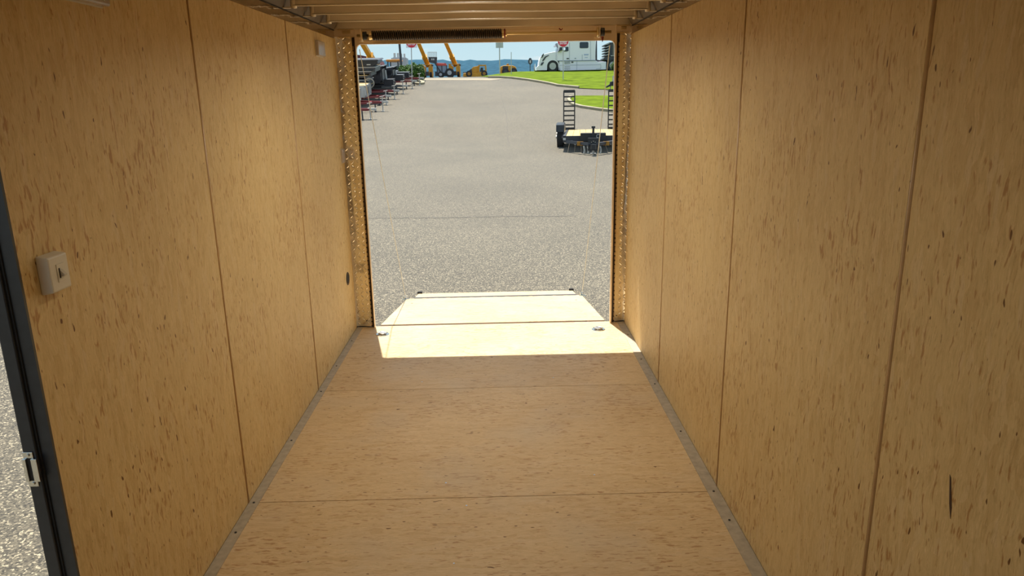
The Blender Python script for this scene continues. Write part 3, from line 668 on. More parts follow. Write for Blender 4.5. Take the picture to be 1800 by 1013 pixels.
quad('hood_mirror', [(255, 425), (262, 385), (300, 345), (302, 372), (280, 415), (268, 428)], 'slate', .0, .1)
quad('headlight', [(235, 565), (255, 515), (300, 500), (300, 520), (270, 560)], 'glass', .08, .16)
quad('bumper', [(140, 660), (140, 600), (165, 585), (230, 600), (240, 655)], 'chrome', .2, 2.2, .02)
quad('bull_bar', [(130, 640), (135, 530), (142, 530), (150, 640)], 'chrome', .3, 2.1)
quad('bull_bar', [(200, 560), (200, 410), (206, 410), (208, 560)], 'chrome', .3, .36)
for yy in (590, 615, 640): quad('step', [(690, yy-4), (800, yy-4), (800, yy+2), (690, yy+2)], 'silo', -.01, .06)
quad('side_panel', [(690, 505), (790, 500), (800, 540), (690, 545)], 'silo', .0, .05)
for i, (a, c_, yy) in enumerate([(1058, 1145, 378), (1062, 1140, 392), (1072, 1130, 435)]): quad('door_lettering', [(a, yy-4), (c_, yy-4), (c_, yy+4), (a, yy+4)], 'bluepaint', -.012, .002)
quad('exhaust_stack', [(1290, 500), (1296, 130), (1310, 130), (1318, 500)], 'slate', .3, .5)
quad('air_horn', [(1285, 122), (1285, 95), (1325, 80), (1325, 115)], 'slate', .3, .6)
quad('hose_bundle', [(1300, 180), (1316, 180), (1322, 420), (1330, 500), (1300, 500), (1294, 420)], 'kerbside', .6, .7)
quad('catwalk', [(1290, 470), (1300, 512), (1480, 520), (1480, 500)], 'slate', .5, 2.0)
bm = bm_(); box(bm, tp(600, 0)[0], 7.5, .7, 1.7, .55, .85); obj('chassis', bm, 'slate', tr)
for cx, cy in ((470, 628), ): 
    wheel(tr, (*[tp(cx, cy)[0]], .25, .50), .52, .28, .29, 'galv'); wheel(tr, (tp(cx, cy)[0], 2.2, .50), .52, .28, .29)
quad('wheel_well', [(362, 660), (366, 600), (388, 545), (430, 515), (470, 508), (510, 515), (555, 550), (580, 610), (585, 665)], 'gap', .4, 2.0)
for cx in (1608, 1850):
    for yy in (.3, 2.15): wheel(tr, (tp(cx, 0)[0], yy, .50), .52, .5, .29)
quad('rear_fender', [(1485, 660), (1488, 540), (1520, 500), (1580, 500), (1560, 520), (1520, 560), (1510, 660)], 'slate', .1, 2.3)
# flatbed with stacked decks behind the truck
fb = thing('flatbed_trailer', 'black flatbed behind the truck carrying stacked frames', 'trailer', b)
bm = bm_(); prism(bm, [tp(*p) for p in [(1430, 470), (1440, 450), (1480, 425), (2600, 425), (2600, 480), (1500, 490)]], .1, 2.4); obj('deck', bm, 'slate', fb)
bm = bm_(); prism(bm, [tp(*p) for p in [(1565, 405), (2600, 405), (2600, 418), (1565, 418)]], .02, .08); obj('side_rail', bm, 'galv', fb)
for i in range(5):  # trailer chassis frames piled on the deck
    y0 = 190+i*48
    t = thing('stacked_frame', 'black trailer chassis frame with pale end, number %s from the top of the flatbed stack' % ['first', 'second', 'third', 'fourth', 'fifth'][i], 'ramp', b, group='frames stacked on the flatbed')
    bm = bm_(); prism(bm, [tp(*p) for p in [(1462, y0+30), (1462, y0+12), (1540, y0-20), (2300, y0-20), (2300, y0+27), (1540, y0+27)]], .1, 2.3); obj('frame_body', bm, 'slate', t)
    bm = bm_(); prism(bm, [tp(*p) for p in [(1464, y0+16), (1538, y0-12), (1538, y0+0), (1464, y0+28)]], .07, .1); obj('pale_end', bm, 'galv', t)
for cx in (1612, 1750): 
    bm = bm_(); a = tp(cx, 170); c_ = tp(cx, 420); box(bm, a[0]-.02, a[0]+.02, .02, .07, c_[1], a[1]); obj('stake', bm, 'steelgrey', fb)
for cx in (2100, 2400): wheel(fb, (tp(cx, 0)[0], .3, .5), .52, .5, .29)

# ---- foliage
def bush(lab, cx, cy, rx, ry, h, n, seed, m='leaf', trunk=True):
    rnd = random.Random(seed); t = thing('shrub', lab, 'shrub', gz(cx, cy))
    bm = bm_()
    for i in range(n):
        while True:
            p = Vector((rnd.uniform(-1, 1), rnd.uniform(-1, 1), rnd.uniform(-1, 1)))
            if p.length < 1: break
        p = p.normalized()*(p.length**.35); k_ = 1+.18*math.sin(p.x*7+seed)+.12*math.sin(p.z*9+p.y*5)
        q = Vector((p.x*rx*k_, p.y*ry*k_, h*.52+p.z*h*.5*k_)); 
        if q.z < .02: q.z = .02+rnd.random()*.1
        d = Vector((rnd.gauss(0, 1), rnd.gauss(0, 1), rnd.gauss(0, 1)+.4)).normalized()*.075; u, v = frame(d); u *= .03
        vs_ = [bm.verts.new(q+o_) for o_ in (-d, u, d, -u)]; bm.faces.new(vs_)
    f = obj('foliage', bm, m, t); f['kind'] = 'stuff'
    bm = bm_()
    for i in range(6): cyl(bm, (0, 0, -.05), (rnd.uniform(-.4, .4)*rx, rnd.uniform(-.4, .4)*ry, h*.6), .03, .012, seg=6)
    obj('stem', bm, 'seam', t)
c = at(729, 142, 54); bush('rounded green shrub under the left do not enter sign', c.x+.1, 54, .60, .6, 1.12, 4200, 3)
c = at(714, 142, 56); bush('smaller green shrub half hidden behind the parked trailers', c.x, 56, .6, .5, .95, 2000, 5)
c = at(1082, 130, 63); bush('bright green leafy shrub at the rear wheel of the truck', c.x, 63, .38, .3, .85, 900, 9)

# ---- equipment trailer with standing ramps (right)
e0 = Vector((at(1042, 262, 24.6).x, 24.6, G(3.3, 24.6))); yaw = -math.radians(6.5)
et = thing('equipment_trailer', 'black equipment trailer with pine deck and two upright ladder ramps', 'trailer', e0, rz=yaw)
W2 = 1.0; DH = .54; LN = 5.0
bm = bm_(); box(bm, -W2, W2, 0, .06, DH-.22, DH); box(bm, -W2, -W2+.09, 0, LN, DH-.12, DH); box(bm, W2-.09, W2, 0, LN, DH-.12, DH); box(bm, -W2, W2, LN-.1, LN, DH-.2, DH)
for i in range(7): box(bm, -W2+.05, W2-.05, .4+i*.65, .45+i*.65, DH-.14, DH-.045)
obj('frame', bm, 'slate', et, bevel=.006)
for i in range(8):
    w0 = -W2+.10+i*.225; bm = bm_(); box(bm, w0+.004, w0+.221, .065, LN-.105, DH-.04, DH-.002); obj('deck_plank', bm, 'wood', et, bevel=.003, seg=1)
for s in (-1, 1):
    bm = bm_(); prism(bm, [(1.6, .60), (1.64, .84), (1.90, .88), (3.4, .88), (3.6, .84), (3.75, .60), (3.70, .60), (3.57, .81), (3.38, .85), (1.97, .85), (1.79, .81), (1.64, .60)], *sorted((s*(W2+.02), s*(W2+.29))), 'x'); prism(bm, [(1.6, .60), (1.64, .84), (3.6, .84), (3.75, .60)], *sorted((s*(W2+.0), s*(W2+.03))), 'x')
    obj('fender', bm, 'black', et)
    bm = bm_(); box(bm, *sorted((s*(W2+.0), s*(W2+.05))), .1, 1.6, DH-.09, DH-.05); [box(bm, *sorted((s*(W2+.0), s*(W2+.05))), yy, yy+.03, DH-.12, DH-.02) for yy in (.2, .6, 1.0, 1.4)]; obj('side_rub_rail', bm, 'slate', et)
    for yy in (2.2, 3.1): wheel(et, (s*(W2+.155), yy, .39), .39, .23, .2, 'galv', ax=(1, 0, 0))
    bm = bm_(); cyl(bm, (s*(W2-.2), .05, DH-.05), (s*(W2-.42), -.02, DH-.3), .022, seg=8); obj('chain_tray', bm, 'galv', et)
    bm = bm_(); box(bm, *sorted((s*W2-.0, s*(W2-.09))), -.012, 0, DH-.14, DH-.06); obj('corner_reflector', bm, 'galv' if s < 0 else 'redpaint', et)
    # tongue beam and yellow-decaled coupling end
    bm = bm_(); a = Vector((s*(W2-.12), .0, DH-.19)); c_ = Vector((s*.12, -1.15, DH-.21)); cyl(bm, a, c_, .065, seg=4); obj('tongue_beam', bm, 'slate', et)
    bm = bm_(); T = a.lerp(c_, .60); box(bm, T.x-.10, T.x+.10, T.y-.09, T.y-.03, T.z-.075, T.z+.055); obj('decal_plate', bm, 'yellowdk', et)['label'] = 'yellow decal on the tongue beam'
    # ladder ramp standing
    lx = s*.92-.03*s; x0, x1 = lx-.24, lx+.24; H = 1.56; z0 = DH-.05; tilt = .10
    t_ = bm_()
    for xx in (x0, x1-.045): prism(t_, [(LN+.0, z0), (LN+.06, z0), (LN+.06+tilt, z0+H), (LN+tilt, z0+H)], xx, xx+.045, 'x')
    lad = obj('ladder_ramp', t_, 'black', et)
    for i in range(9):
        z = z0+.02+i*(H-.10)/8; h_ = .055 if 0 < i < 8 else .11
        bm = bm_(); yy = LN+tilt*(z-z0)/H; box(bm, x0+.02, x1-.02, yy-.012, yy+.07, z, z+h_); obj('rung', bm, 'black', lad)
bm = bm_(); box(bm, -.42, .42, -.34, -.02, DH-.16, DH+.10); tb = obj('toolbox', bm, 'black', et, bevel=.012)
bm = bm_(); cyl(bm, (.17, -.341, DH+.0), (.17, -.345, DH+.0), .065, seg=24); obj('round_emblem', bm, 'galv', tb)['label'] = 'round pale emblem on the toolbox'
bm = bm_(); cyl(bm, (.17, -.346, DH+.0), (.17, -.348, DH+.0), .045, seg=24); obj('emblem_ring', bm, 'black', tb)
bm = bm_(); box(bm, -.17, .17, -1.10, -1.02, DH-.42, DH-.02); cp = obj('coupler_plate', bm, 'black', et, bevel=.006)
for i, j in ((-.0, .33), (-.06, .30), (.06, .30), (-.05, .20), (.05, .20), (0, .23), (.0, .14), (-.07, .12), (.07, .12)):
    bm = bm_(); cyl(bm, (i, -1.10, DH-.45+j), (i, -1.115, DH-.45+j), .012, seg=8); obj('bolt', bm, 'zinc', cp)
bm = bm_(); box(bm, -.05, .05, -1.42, -1.1, DH-.30, DH-.22); cyl(bm, (0, -1.44, DH-.35), (0, -1.44, DH-.20), .09, seg=14); obj('coupler', bm, 'black', et)
bm = bm_(); box(bm, -.035, .035, -.86, -.79, DH-.2, DH+.32); box(bm, -.06, .06, -.88, -.77, DH+.28, DH+.34); obj('jack_housing', bm, 'black', et)
bm = bm_(); box(bm, -.032, .032, -.85, -.80, .02, DH-.2); box(bm, -.09, .09, -.90, -.74, 0, .02); obj('jack_leg', bm, 'galv', et)
for s, off in ((-.30, 0), (-.18, .02), (.22, 0)):
    bm = bm_(); n = 13
    for i in range(n):
        t = i/n; z = DH-.30-(DH-.32)*t; x = s+.02*math.sin(t*3); ringtube(bm, (x, -1.0-.05*t, z), (1, 0, 0) if i % 2 else (0, 1, 0), .022, .008, 8, 5)
    obj('safety_chain', bm, 'zinc', et)
bm = bm_(); tube(bm, [(-.30, -1.05, .03), (-.1, -1.12, .02), (.1, -1.12, .02), (.24, -1.05, .05)], .012, 6); obj('cable', bm, 'steelgrey', et)

# ---- partly hidden trailer coupler on the grass at right
b = gp(1073, 158.5); t = thing('trailer_coupler', 'black trailer coupler and pale jack half hidden by right post', 'trailer', b)
bm = bm_(); prism(bm, [(-.28, .22), (-.05, .36), (-.03, .50), (.25, .52), (.25, .25), (.05, .25), (-.1, .20), (-.26, .14)], -.1, .1); obj('coupler', bm, 'black', t, bevel=.01)
bm = bm_(); cyl(bm, (.0, 0, -.02), (.0, 0, .35), .03, seg=8); cyl(bm, (.16, 0, .45), (.16, 0, .85), .045, seg=8); box(bm, .1, .8, -.06, .06, .5, .58); obj('jack', bm, 'galv', t)
bm = bm_(); box(bm, .25, 3.0, -.8, .8, .42, .56); obj('frame', bm, 'slate', t)
for yy in (-.9, .9): wheel(t, (1.8, yy, .36), .36, .22, .18, 'galv')

# ---- row of parked trailers on the left; tongues point toward +x
tilt = math.atan(.10)
def parked(name, lab, px, py, paint, group='trailers parked in a row on the left'):
    p = gp(px, py); t = thing(name, lab, 'trailer', p, rot=(tilt, 0, 0), group=group); return t
def tongue(t, paint, ln=1.2, toolbox=None, jx=0):
    """a-frame tongue ending at x=+.12; deck starts at x=-ln"""
    for s in (-1, 1):
        bm = bm_(); a = Vector((-ln-.1, s*.62, .46)); c_ = Vector((-.05, s*.05, .46)); cyl(bm, a, c_, .07, seg=4); obj('tongue_beam', bm, paint, t)
    bm = bm_(); box(bm, -.12, .22, -.05, .05, .43, .52); cyl(bm, (.24, 0, .40), (.24, 0, .52), .065, seg=10); obj('coupler', bm, 'galv', t)
    bm = bm_(); cyl(bm, (jx, -.02, .0), (jx, -.02, .75), .028, seg=8); cyl(bm, (jx, -.02, -.0), (jx, -.02, .02), .09, seg=10); cyl(bm, (jx-.12, -.05, .74), (jx+.12, -.05, .78), .018, seg=6); obj('jack', bm, 'galv', t)
    bm = bm_(); box(bm, -ln*.55, -ln*.45, -.3, .3, .40, .50); obj('crossmember', bm, paint, t)
    bm = bm_(); cyl(bm, (-.35, -.25, 0.0), (-.35, -.25, .42), .035, seg=8); cyl(bm, (-.35, -.25, 0), (-.35, -.25, .02), .08, seg=8); obj('stand_leg', bm, 'slate', t)
    if toolbox:
        bm = bm_(); box(bm, -ln*.95, -ln*.45, -.42, .42, .52, .86); o = obj('toolbox', bm, toolbox, t, bevel=.015)
        bm = bm_(); box(bm, -ln*.96, -ln*.44, -.44, .44, .86, .885); obj('toolbox_lid', bm, 'slate', o)
def axle(t, x, rr=.36):
    for s in (-1, 1):
        for dx in (0, .85): wheel(t, (x-dx, s*.86, rr), rr, .22, .18, 'galv')
def whitebox(t, ln, z0=.50, z1=1.10):
    """pale steel-sided deck-over with pocketed rail and pine deck"""
    bm = bm_(); x1 = -ln; x0 = -ln-6
    box(bm, x1-.06, x1, -.98, .98, z0, z0+.10); box(bm, x1-.06, x1, -.98, .98, z1-.10, z1); box(bm, x1-.06, x1, -.98, -.87, z0, z1); box(bm, x1-.06, x1, .87, .98, z0, z1); box(bm, x1-.06, x1, -.35, -.25, z0, z1); box(bm, x1-.06, x1, .3, .4, z0, z1)
    box(bm, x1-.10, x1-.06, -1.0, 1.0, z0, z1-.02)
    f = obj('front_rail', bm, 'galv', t)
    bm = bm_(); box(bm, x1-.062, x1-.055, -.2, .25, z0+.14, z1-.16); obj('dark_slot', bm, 'slate', f)
    for s in (-1, 1):
        bm = bm_(); y = s*.95; box(bm, x0, x1-.05, y-.04, y+.04, z0, z0+.12); box(bm, x0, x1-.05, y-.04, y+.04, z1-.10, z1)
        for i in range(11): box(bm, x1-.2-i*.56, x1-.08-i*.56, y-.05, y+.05, z0, z1)
        box(bm, x0, x1-.1, y-.01, y+.01, z0, z1)
        obj('side_rail', bm, 'galv', t)
    for i in range(9):
        bm = bm_(); box(bm, x0, x1-.06, -.91+i*.202, -.71+i*.202, z1-.03, z1+.02); obj('deck_plank', bm, 'wood', t)
    bm = bm_(); box(bm, x0, x1-.2, -.6, .6, z0-.12, z0); obj('chassis', bm, 'maroon', t)
    axle(t, -ln-3.5)
t = parked('flat_trailer', 'nearest dark red trailer tongue at the left post edge', 652, 209.5, 'maroon'); tongue(t, 'maroon', 1.5)
bm = bm_(); box(bm, -7.5, -1.55, -1.0, 1.0, .42, .56); obj('deck', bm, 'maroon', t); axle(t, -5)
t = parked('flat_trailer', 'pale sided trailer with dark red tongue, nearer of the two', 673.5, 195.5, 'maroon'); tongue(t, 'maroon', 1.25); whitebox(t, 1.25)
t = parked('flat_trailer', 'pale sided trailer with pine deck, farther of the two', 679.5, 184, 'maroon'); tongue(t, 'maroon', .95); whitebox(t, .95, .5, 1.12)
# black trailers with stacked decks
t = parked('stacked_trailer', 'dark red tongue of black trailer under the tall dump body', 694, 174, 'maroon'); tongue(t, 'maroon', 1.5)
for i, z in enumerate((.74, 1.04, 1.30, 1.52, 1.74)):
    bm = bm_(); x1 = (-1.35, -1.3, -1.35, -1.1, -.85)[i]; box(bm, x1-5, x1, -.95, .95, z, z+.11); d = obj('stacked_deck', bm, 'slate', t)
    bm = bm_(); box(bm, x1-5, x1+.01, -.97, .97, z+.11, z+.14); obj('pale_edge', bm, 'wood' if i in (0, 2) else 'galv', d)
    bm = bm_(); [box(bm, x1-5+k_*.98, x1-4.92+k_*.98, -.96, .96, z-.14, z) for k_ in range(6)]; obj('cross_posts', bm, 'slate', d)
for xx in (-1.25, -2.6):
    bm = bm_(); ringtube(bm, (xx, -.99, 1.0), (0, 1, 0), .26, .035, 18, 6); obj('fender_loop', bm, 'steelgrey', t)
bm = bm_(); prism(bm, [(-2.5, 1.93), (-2.3, 2.0), (-2.25, 2.24), (-.75, 2.24), (-.68, 2.10), (-1.0, 1.91)], -.95, .95); o = obj('tarp_shroud', bm, 'black', t)
bm = bm_(); prism(bm, [(-2.6, 2.0), (-2.3, 2.28), (-.70, 2.28), (-.62, 2.22), (-2.2, 2.20)], -1.0, 1.0); obj('shroud_lid', bm, 'slate', o)
for xx in (-2.0, -1.2):
    bm = bm_(); box(bm, xx-.12, xx+.1, -.965, -.952, 1.98, 2.03); obj('pale_sticker', bm, 'galv', o)
axle(t, -5)
def dump(t, ln, paint, hgt=1.5, shroud=True):
    tongue(t, paint, ln, 'slate')
    bm = bm_(); prism(bm, [(-ln-4.5, .7), (-ln-.15, .7), (-ln+.0, .9), (-ln, hgt), (-ln-4.5, hgt)], -1.0, 1.0); o = obj('dump_body', bm, 'slate', t)
    for i in range(5):
        bm = bm_(); box(bm, -ln-.4-i*.8, -ln-.3-i*.8, -1.06, -1.0, .7, hgt); obj('side_rib', bm, 'slate', o)
    for yy in (-.7, -.25, .25, .7):
        bm = bm_(); box(bm, -ln, -ln+.05, yy-.04, yy+.04, .72, hgt); obj('front_rib', bm, 'galv' if abs(yy) < .5 else 'slate', o)
    if shroud:
        bm = bm_(); prism(bm, [(-ln-1.3, hgt-.10), (-ln+.15, hgt+.16), (-ln+.15, hgt+.20), (-ln-1.3, hgt-.02)], -1.0, 1.0); obj('tarp_shroud', bm, 'slate', t)
        bm = bm_(); prism(bm, [(-ln-1.3, hgt-.02), (-ln+.17, hgt+.20), (-ln+.17, hgt+.225), (-ln-1.3, hgt+.005)], -1.01, -.9); obj('pale_shroud_edge', bm, 'galv', t)
        for s in (-1, 1):
            bm = bm_(); prism(bm, [(-ln-1.2, hgt), (-ln+.12, hgt+.15), (-ln, hgt-.2), (-ln-.2, hgt-.3)], *sorted((s*1.0, s*.97))); obj('shroud_side', bm, 'slate', t)
    bm = bm_(); box(bm, -ln-4.5, -ln+.1, -.5, .5, .4, .6); obj('chassis', bm, 'slate', t); axle(t, -ln-2.2)
    bm = bm_(); cyl(bm, (-ln+.15, .2, .6), (-ln+.1, .2, hgt-.1), .06, seg=8); obj('lift_cylinder', bm, 'galv', t)
    bm = bm_(); ringtube(bm, (-ln*.4, -.46, .70), (0, 1, 0), .08, .03, 16, 8); obj('spare_hose_reel', bm, 'slate', t)
t = parked('dump_trailer', 'black dump trailer with raised shroud and toolbox, nearest of its kind', 709, 164.5, 'maroon'); dump(t, 1.15, 'slate', 1.5)
t = parked('dump_trailer', 'black dump trailer with low toolbox, middle of its kind', 725, 155.5, 'maroon'); dump(t, 1.15, 'maroon', 1.2)
t = parked('dump_trailer', 'farthest black dump trailer beside the shrub', 738, 150, 'maroon'); dump(t, 1.5, 'maroon', .95, False)

# ---- telehandlers at the crest
def machine_loc(px, Y): p = at(px, 137, Y); return Vector((p.x, Y, G(p.x, Y)))
def telehandler(lab, px, Y, tipx, tipy):
    b = machine_loc(px, Y); t = thing('telehandler', lab, 'telehandler', b, group='yellow telehandlers with raised booms')
    bm = bm_(); box(bm, -1.0, 1.0, -1, 2.6, .55, 1.05); box(bm, -1.12, -.92, -1.2, .2, .3, 2.5); box(bm, .92, 1.12, -1.2, .2, .3, 2.5); box(bm, -1.12, 1.12, -1.2, -1.05, 2.35, 2.5); obj('chassis', bm, 'yellow', t, bevel=.04)
    bm = bm_(); prism(bm, [(-1.1, .1), (-.35, .35), (-.30, 2.0), (-.9, 2.45)], -1.15, 1.0); prism(bm, [(1.1, .1), (.35, .35), (.30, 2.0), (.9, 2.45)], -1.15, 1.0); obj('side_cowling', bm, 'yellow', t)
    for s in (-1, 1):
        for yy in (-.7, 2.0): wheel(t, (s*.72, yy, .6), .62, .45, .3, 'yellow', ax=(1, 0, 0))
    bm = bm_(); box(bm, -.35, .35, -1.25, -1.1, .3, 1.1); obj('axle_housing', bm, 'slate', t, bevel=.05)
    bm = bm_(); box(bm, .25, .95, .0, 1.5, 1.05, 2.3); obj('operator_cab', bm, 'glass', t, bevel=.05)
    bm = bm_(); box(bm, .95, 1.3, -1.25, -1.15, 2.1, 2.35); obj('mirror', bm, 'slate', t)
    tip = at(tipx, tipy, Y-3)-b; base = Vector((.15, .6, 2.3)); d = (tip-base); mid = base+d*.38
    def beam(bm, a, c_, w_):
        cyl(bm, a, c_, w_, seg=4)
    bm = bm_(); beam(bm, base, mid, .62); bo = obj('boom', bm, 'yellow', t)
    bm = bm_(); beam(bm, mid-d*.02, base+d*1.3, .48); obj('inner_boom', bm, 'yellow', bo)
    bm = bm_(); beam(bm, mid-d*.03, mid+d*.02, .72); obj('boom_collar', bm, 'yellow', bo)
    bm = bm_(); cyl(bm, base+Vector((-.1, -.7, -.1)), mid+Vector((-.1, -.5, -.4)), .13, seg=10); obj('lift_cylinder', bm, 'yellowdk', bo)
telehandler('yellow telehandler with raised boom right of the green shrub', 752, 150, 735, 74)
telehandler('yellow telehandler with raised boom between red tractor and loader', 800, 150, 783, 74)
telehandler('yellow telehandler boom rising behind the black dump trailers', 657, 120, 636, 74)
# red tractor with raised loader
b = machine_loc(777, 146); t = thing('tractor', 'red tractor with raised black bucket between two telehandlers', 'tractor', b)
def tq(px, py): p = at(px, py, 146)-b; return (p.x, p.z)
bm = bm_(); prism(bm, [tq(*p) for p in [(767, 116), (768, 111), (784, 111.5), (786, 115.5)]], -.8, .8); obj('cab_roof', bm, 'red', t, bevel=.05)
bm = bm_(); prism(bm, [tq(*p) for p in [(769, 115), (785, 115), (787, 128), (768, 128)]], -.65, .7); obj('cab_glass', bm, M['truckgrey'], t)
for xx in (768.5, 777, 785.5):
    bm = bm_(); a = tq(xx, 115); c_ = tq(xx, 129); box(bm, a[0]-.08, a[0]+.08, -.75, -.65, c_[1], a[1]); obj('cab_post', bm, 'slate', t)
bm = bm_(); prism(bm, [tq(*p) for p in [(788, 124), (795, 123), (796, 134), (790, 134.5)]], -.5, .5); obj('engine_hood', bm, 'red', t, bevel=.08)
bm = bm_(); prism(bm, [tq(*p) for p in [(765, 126), (790, 126), (790, 134), (765, 134)]], -.5, .5); obj('chassis', bm, 'slate', t)
for xx, r_ in ((770, .55), (786, .85)):
    for s in (-1, 1): a = tq(xx, 0); wheel(t, (a[0], s*.9, r_-.05), r_, .4, r_*.5, 'silo')
a = tq(768, 118); c_ = tq(760, 110)
bm = bm_(); [cyl(bm, (a[0]+.9, s*.6, a[1]-1.2), (c_[0]+.5, s*.6-1, c_[1]), .12, seg=6) for s in (-1, 1)]; obj('loader_arm', bm, 'slate', t)
bm = bm_(); prism(bm, [tq(*p) for p in [(755, 110), (754, 101), (769, 101), (768.5, 111), (766, 112)]], -1.5, -.5); bk = obj('bucket', bm, 'slate', t, bevel=.04)
bm = bm_()
for i in range(9):
    a = tq(753.5+i*1.9, 101.5); c_ = tq(753.5+i*1.9, 92.5); cyl(bm, (a[0], -1.5, a[1]), (c_[0], -1.5, c_[1]), .045, seg=5)
for yy in (92.5, 101): a = tq(753.3, yy); c_ = tq(769, yy); cyl(bm, (a[0], -1.5, a[1]), (c_[0], -1.5, c_[1]), .05, seg=5)
obj('grapple_basket', bm, 'galv', bk)
for px_ in (760.5, 763.5):
    bm = bm_(); a = tq(px_, 105); box(bm, a[0]-.12, a[0]+.12, -1.53, -1.5, a[1]-.15, a[1]+.15); obj('work_light', bm, 'galv', bk)
# yellow wheel loader / forklift lying in profile
b = machine_loc(835, 148); t = thing('wheel_loader', 'low yellow loader with open cage cab, right of the telehandlers', 'loader', b)
def tq(px, py): p = at(px, py, 148)-b; return (p.x, p.z)
bm = bm_(); prism(bm, [tq(*p) for p in [(814, 135), (815, 129), (829, 128), (838, 128), (846, 126.5), (853, 127), (854, 134.5), (845, 136)]], -1, 1); obj('body', bm, 'yellow', t, bevel=.08)
bm = bm_(); prism(bm, [tq(*p) for p in [(824, 128), (828, 122), (832, 118), (841, 116), (843, 117), (840, 128)]], -.7, .9); obj('engine_cover', bm, 'yellow', t, bevel=.05)
bm = bm_(); prism(bm, [tq(*p) for p in [(824, 128), (825, 124), (829, 121), (830, 127)]], -.95, -.65); obj('radiator_grille', bm, 'slate', t)
bm = bm_()
for u in ((842, 115.5), (853.5, 115.5)):
    a = tq(*u); c_ = tq(u[0]-.3 if u[0] < 850 else u[0]+1, 128)
    for yy in (-.9, .9): cyl(bm, (a[0], yy, a[1]), (c_[0], yy, c_[1]), .13, seg=6)
a = tq(841, 115.6); c_ = tq(854.5, 115.6); box(bm, a[0], c_[0], -1, 1, a[1]-.08, a[1]+.12)
for yy in (120, 124): a = tq(851, yy); box(bm, a[0], a[0]+.5, -1, -.9, a[1]-.06, a[1]+.06)
obj('cage_cab', bm, 'yellow', t)
bm = bm_(); prism(bm, [tq(*p) for p in [(843.5, 127), (845, 119), (849, 119), (850, 127)]], -.3, .5); obj('seat', bm, 'slate', t, bevel=.05)
for xx in (821, 848): a = tq(xx, 0); [wheel(t, (a[0], s*1.0, .55), .6, .4, .3, 'yellowdk') for s in (-1, 1)]
bm = bm_(); prism(bm, [tq(*p) for p in [(814, 128), (814, 127), (829, 126), (829, 128)]], -.8, .8); obj('work_platform', bm, 'slate', t)
# yellow compactor behind grass
b = machine_loc(893, 88); t = thing('air_compressor', 'squat yellow towable engine unit behind the thin marker post', 'machine', b)
def tq(px, py): p = at(px, py, 88)-b; return (p.x, p.z)
bm = bm_(); prism(bm, [tq(*p) for p in [(878.5, 136), (878.5, 120), (881, 117), (886, 115.5), (900, 115.5), (905, 117), (907.5, 120), (907.5, 136)]], -.7, .9); o = obj('body', bm, 'yellow', t, bevel=.06)
bm = bm_(); prism(bm, [tq(*p) for p in [(883.5, 123), (883.5, 117), (893, 117), (893, 122.5)]], -.78, -.68); obj('engine_opening', bm, 'slate', o)
bm = bm_(); prism(bm, [tq(*p) for p in [(889.5, 117), (890.5, 112.5), (894, 112), (896, 117)]], -.5, .2); obj('exhaust_housing', bm, 'yellowdk', o, bevel=.04)
bm = bm_(); prism(bm, [tq(*p) for p in [(886, 127.5), (886, 125.5), (897, 125.5), (897, 127.5)]], -.72, -.69); obj('side_stripe', bm, 'redpaint', o)['label'] = 'faded red side stripe'
bm = bm_(); a = tq(907, 128); c_ = tq(918, 127.2); box(bm, a[0], c_[0], -.1, .1, a[1]-.04, a[1]+.06); obj('tow_bar', bm, 'yellowdk', t)
for xx in (886, 901): a = tq(xx, 0); wheel(t, (a[0], -.75, .38), .4, .25, .2, 'slate')
# orange-canopied machine behind the trailers
b = gz(at(695, 140, 72).x, 72); t = thing('canopy_tractor', 'green machine with flat orange canopy behind black trailers', 'tractor', b)
def tq(px, py): p = at(px, py, 72)-b; return (p.x, p.z)
bm = bm_(); prism(bm, [tq(*p) for p in [(680.5, 108.8), (682, 105.4), (705, 105), (706.5, 107), (700, 109)]], -1, 1); obj('canopy', bm, 'orange', t, bevel=.04)
for xx in (684, 701.5):
    bm = bm_(); a = tq(xx, 108); c_ = tq(xx, 118); [box(bm, a[0]-.05, a[0]+.05, s*.9-.05, s*.9+.05, c_[1]-.6, a[1]) for s in (-1, 1)]; obj('canopy_post', bm, 'slate', t)
bm = bm_(); prism(bm, [tq(*p) for p in [(683, 137), (684, 117.5), (707, 117), (708, 137)]], -.8, .8); obj('body', bm, 'green', t, bevel=.06)
bm = bm_(); prism(bm, [tq(*p) for p in [(700, 117), (701, 111), (707, 113), (708, 117)]], -.6, .6); obj('windscreen', bm, 'silo', t)
for xx in (687, 702): a = tq(xx, 0); [wheel(t, (a[0], s*.9, .5), .5, .35, .25, 'silo') for s in (-1, 1)]
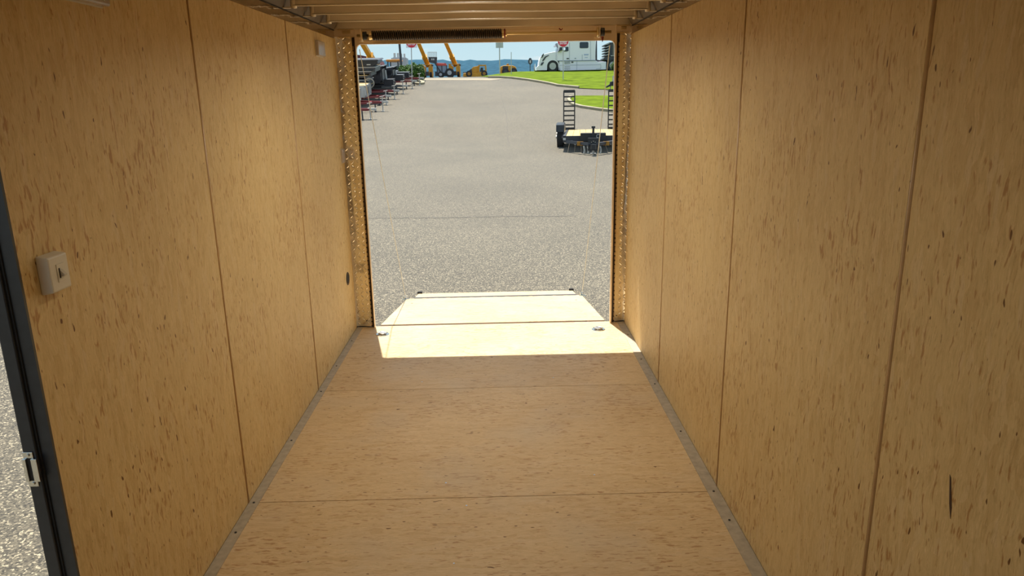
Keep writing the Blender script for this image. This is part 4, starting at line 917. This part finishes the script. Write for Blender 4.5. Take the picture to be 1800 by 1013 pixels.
# ---- background buildings
b = gz(at(640, 120, 130).x, 130); b.z = G(b.x, 130)
t = thing('red_roofed_building', 'long low building with dark red roof at far left', 'building', b)
def tq(px, py): p = at(px, py, 130)-b; return (p.x, p.z)
bm = bm_(); prism(bm, [tq(*p) for p in [(560, 97), (625, 96), (634, 97), (652, 101), (656, 110), (560, 110)]], 0, 14); obj('roof', bm, 'barn', t)
bm = bm_(); prism(bm, [tq(*p) for p in [(562, 110), (654, 110), (654, 142), (562, 142)]], .3, 13.5); obj('wall', bm, 'barn', t)
for xx in (600, 620, 640):
    bm = bm_(); prism(bm, [tq(*p) for p in [(xx, 114), (xx+6, 114), (xx+6, 122), (xx, 122)]], .2, .32); obj('window', bm, 'glass', t)
b = at(700, 118, 420); t = thing('storage_silos_building', 'pale industrial block under four grey tanks', 'building', b)
def tq(px, py): p = at(px, py, 420)-b; return (p.x, p.z)
bm = bm_(); prism(bm, [tq(*p) for p in [(687.5, 136), (687.5, 102), (714.5, 102), (715, 136)]], 0, 8); prism(bm, [tq(*p) for p in [(690, 104), (690, 100.5), (712, 100.5), (712, 104)]], 1, 6); obj('wall', bm, 'silo', t)
for i, (x0, x1, yt) in enumerate(((690.3, 694, 93), (696.4, 699.8, 93), (702.3, 705.4, 94), (708, 711, 94.2))):
    a = tq((x0+x1)/2, yt); r_ = (x1-x0)/2*420/1267
    s_ = thing('storage_tank', ['upright grey tank, leftmost of four on the pale block', 'upright grey tank, second from left on the pale block', 'upright grey tank just left of the light pole', 'upright grey tank just right of the light pole'][i], 'tank', b+Vector((a[0], 3, tq(700, 100.6)[1])), group='grey storage tanks')
    h_ = a[1]-tq(700, 100.6)[1]
    bm = bm_(); cyl(bm, (0, 0, 0), (0, 0, h_), r_, seg=16); obj('shell', bm, 'galv', s_)
    bm = bm_(); cyl(bm, (0, 0, h_), (0, 0, h_+.15), r_*1.08, r_*.9, seg=16); obj('cap', bm, 'galv', s_)
    bm = bm_(); [cyl(bm, (0, 0, h_*q), (0, 0, h_*q+.12), r_*1.06, seg=16) for q in (.3, .65)]; obj('hoop', bm, 'galv', s_)
